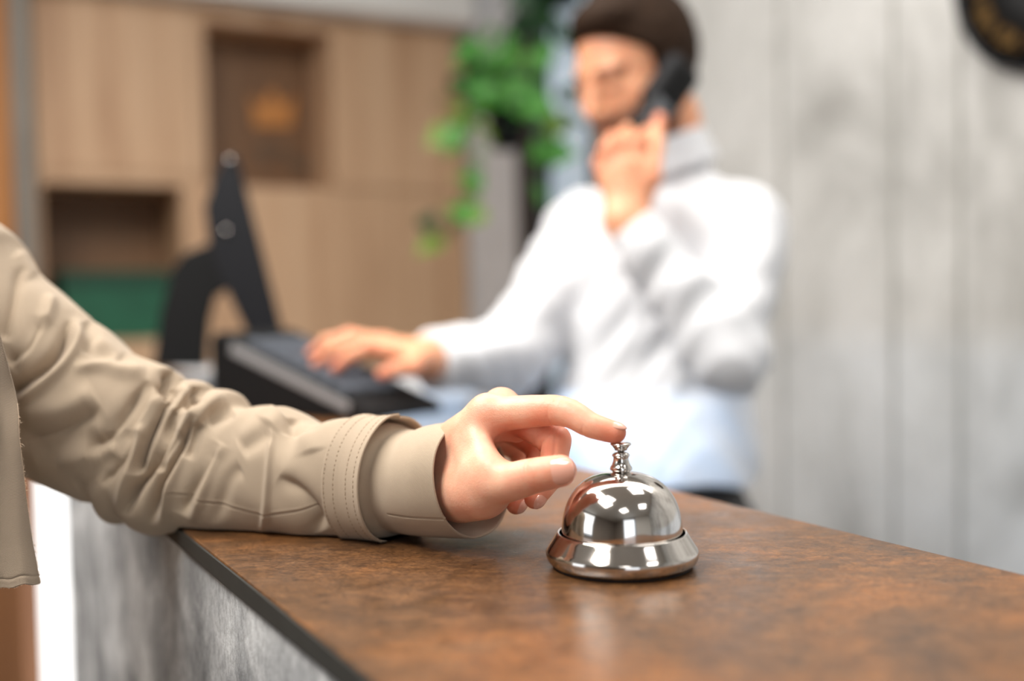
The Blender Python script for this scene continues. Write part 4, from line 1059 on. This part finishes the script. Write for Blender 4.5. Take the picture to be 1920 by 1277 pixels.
# ------------------------------------------------------------------ hanging plants
def leaf(bm, c_, d_, nr, L):
    d_ = unit(d_); nr = unit(nr - d_*(nr @ d_)); s_ = np.cross(d_, nr)
    out = [(0, 0), (.06, .22), (.22, .40), (.45, .42), (.70, .28), (.90, .10), (1.0, 0)]
    midv = [bm.verts.new(c_ + d_*L*t + nr*L*(-.25*t*t)) for t, w_ in out]
    for sg in (-1, 1):
        sv_ = [midv[0]] + [bm.verts.new(c_ + d_*L*(t - .05) + s_*sg*w_*L + nr*L*(.10*w_*2 - .25*t*t)) for t, w_ in out[1:-1]] + [midv[-1]]
        for i in range(len(out)-1):
            f_ = [midv[i], sv_[i], sv_[i+1], midv[i+1]]
            f_ = list(dict.fromkeys(f_))
            if len(f_) >= 3:
                if sg > 0: f_ = f_[::-1]
                bm.faces.new(f_)
def plant(label, px, py, Z, rpot, trails, mats, group=None, lsize=.075, pot_mat=M_BLACK, hook=True):
    c_ = P(px, py, Z)
    t = empty('hanging_plant', c_ - ZZ*.08, label, 'plant', group)
    prof_ = [(.001, -.08), (rpot*.62, -.08), (rpot*.72, -.074), (rpot*.96, .045), (rpot, .05), (rpot*.94, .052), (rpot*.90, .04), (.001, .036)]
    lathe('pot', prof_, c_, pot_mat, t, 40)
    lathe('soil', [(.001, .044), (rpot*.9, .043)], c_, M_SOIL, t, 24)
    bms = [bmesh.new() for _ in mats]; bs_ = bmesh.new()
    for tr, mi, dens in trails:
        path = np.array([c_ + ZZ*.03] + [P(x, y, Z + dz) for x, y, dz in tr]); n0 = len(path)
        pp = spline(path, np.linspace(0, n0-1, n0*7)); tube(bs_, pp, .0022, 5)
        Ls = np.concatenate([[0], np.cumsum(np.linalg.norm(np.diff(pp, axis=0), axis=1))]); s_ = .02
        while s_ < Ls[-1] + .01:
            i = min(np.searchsorted(Ls, s_), len(pp)-1); d_ = unit(rng.normal(0, 1, 3)*[1, .8, .5] + [0, -.2, -.35])
            b_ = pp[i] + rng.normal(0, .018, 3)
            m_ = mi if rng.random() < .8 else rng.integers(len(mats))
            tube(bs_, [pp[i], (pp[i]+b_)/2 + ZZ*.004, b_], .0012, 4)
            leaf(bms[m_], b_, d_, unit(rng.normal(0, .5, 3) + [0, -.9, .6]), lsize*rng.uniform(.65, 1.2)); s_ += dens*rng.uniform(.9, 1.7)
    for b_, mt in zip(bms, mats):
        if len(b_.verts): link('foliage', bm_mesh_raw(b_), mt, t)
        else: b_.free()
    link('stems', bm_mesh(bs_), M_STEM, t)
    bh = bmesh.new()
    for a in range(3):
        e = c_ + np.array([math.cos(a*2.1)*rpot*.97, math.sin(a*2.1)*rpot*.97, .05]); tube(bh, [e, c_ + ZZ*.40], .0016, 5)
    tube(bh, [c_ + ZZ*.40, np.array([c_[0], c_[1], ZC + .001])], .0016, 5)
    link('hanger_cord', bm_mesh(bh), M_BLACK, t)
    return t
def bm_mesh_raw(bm):
    me_ = bpy.data.meshes.new('leaves'); bm.to_mesh(me_); bm.free(); return me_
ZP = 3.05
plant('hanging pothos with bright green trailing leaves in front of the grey column', 948, 225, ZP, .058, [
    ([(930, 150, -.05), (900, 95, -.04), (885, 60, 0)], 0, .016), ([(960, 140, 0), (945, 80, .02), (955, 55, 0)], 0, .014), ([(940, 160, -.08), (925, 120, -.1), (950, 100, -.1)], 0, .014),
    ([(985, 160, 0), (1000, 110, 0), (1010, 70, 0)], 0, .018), ([(905, 175, -.05), (860, 165, -.05), (850, 200, -.05), (848, 235, -.05)], 2, .022),
    ([(900, 170, .0), (880, 130, 0), (885, 85, 0)], 1, .022), ([(1000, 190, -.04), (1015, 240, -.04), (1020, 300, -.03), (1012, 335, -.03)], 0, .018), ([(990, 200, .04), (1030, 200, .04), (1035, 240, .04)], 0, .022),
    ([(890, 200, -.06), (868, 260, -.07), (866, 330, -.06), (862, 380, -.06), (840, 430, -.06)], 0, .032), ([(895, 210, 0), (880, 290, 0), (872, 350, 0), (850, 400, 0), (832, 440, 0)], 2, .036),
    ([(950, 170, -.09), (965, 200, -.1), (985, 215, -.1)], 0, .018)], [M_LEAF, M_LEAFD, M_LEAFY])
plant('dark green hanging plant above and behind the head of the person in white', 1045, -40, 3.3, .075, [
    ([(1010, -20, 0), (1000, 20, 0), (1005, 50, 0)], 0, .014), ([(1040, -10, -.05), (1035, 40, -.05), (1040, 75, -.05)], 0, .016), ([(1070, -20, 0), (1085, 20, 0)], 0, .018), ([(1025, 0, .03), (1015, 60, .03)], 0, .016)], [M_LEAFD], lsize=.08)

# ------------------------------------------------------------------ wall clock
cc = on_n(1968, -62, N_WALL - .001); Rk = .177
ck = empty('wall_clock', cc, 'round black wall clock with gold numerals on the concrete wall', 'clock')
Zc_, Xc_ = -N, U
def clk(r, a, d=0.0): return cc + (-N)*d + (-U)*r*math.sin(a) + ZZ*r*math.cos(a)
def disc(name, r0, r1, d0, d1, mat, seg=72, parent=ck):
    prof_ = [(r0, d0), (r1, d0), (r1, d1), (r0, d1)]; V_ = []
    for r_, dd in prof_:
        for k in range(seg): V_.append(clk(r_, 2*math.pi*k/seg, dd))
    Q_ = [(i*seg+k, i*seg+(k+1) % seg, ((i+1) % 4)*seg+(k+1) % seg, ((i+1) % 4)*seg+k) for i in range(4) for k in range(seg)]
    me_ = mesh_from(V_, Q_); bm_ = bmesh.new(); bm_.from_mesh(me_); bmesh.ops.recalc_face_normals(bm_, faces=bm_.faces); bm_.to_mesh(me_); bm_.free(); return link(name, me_, mat, parent)
disc('face', .0005, Rk-.004, .002, .020, M_BLACK); disc('rim', Rk-.008, Rk, .001, .030, M_BLACK2)
disc('printed_ring', Rk*.62, Rk*.97, .0202, .0206, M_BLUEG) if False else None
for h_ in range(12):
    a = 2*math.pi*h_/12; txt = ['XII', 'I', 'II', 'III', 'IIII', 'V', 'VI', 'VII', 'VIII', 'IX', 'X', 'XI'][h_]
    cu = bpy.data.curves.new('numeral', 'FONT'); cu.body = txt; cu.size = .046; cu.align_x = 'CENTER'; cu.align_y = 'CENTER'; cu.extrude = .0008; cu.offset = .0008
    ob = bpy.data.objects.new('numeral', cu); COL.objects.link(ob)
    dg = bpy.context.evaluated_depsgraph_get(); me_ = bpy.data.meshes.new_from_object(ob.evaluated_get(dg)); bpy.data.objects.remove(ob)
    up_ = clk(1, a) - cc; rt = np.cross(up_, -N)
    Mx = Matrix(((rt[0], up_[0], -N[0], 0), (rt[1], up_[1], -N[1], 0), (rt[2], up_[2], -N[2], 0), (0, 0, 0, 1)))
    me_.transform(Matrix.Translation(Vector(clk(Rk*.72, a, .0212))) @ Mx); link('numeral', me_, M_GOLD, ck)
for nm, r_, a in (('hour_hand', .085, 5.2), ('minute_hand', .125, 1.1)):
    p0_, p1_ = clk(-.02, a, .023), clk(r_, a, .023); bm = bmesh.new(); sdv = unit(np.cross(p1_-p0_, N))*.003
    prism(nm, [p0_-sdv, p1_-sdv*.3, p1_+sdv*.3, p0_+sdv], -N*.0015, M_GOLD, ck)
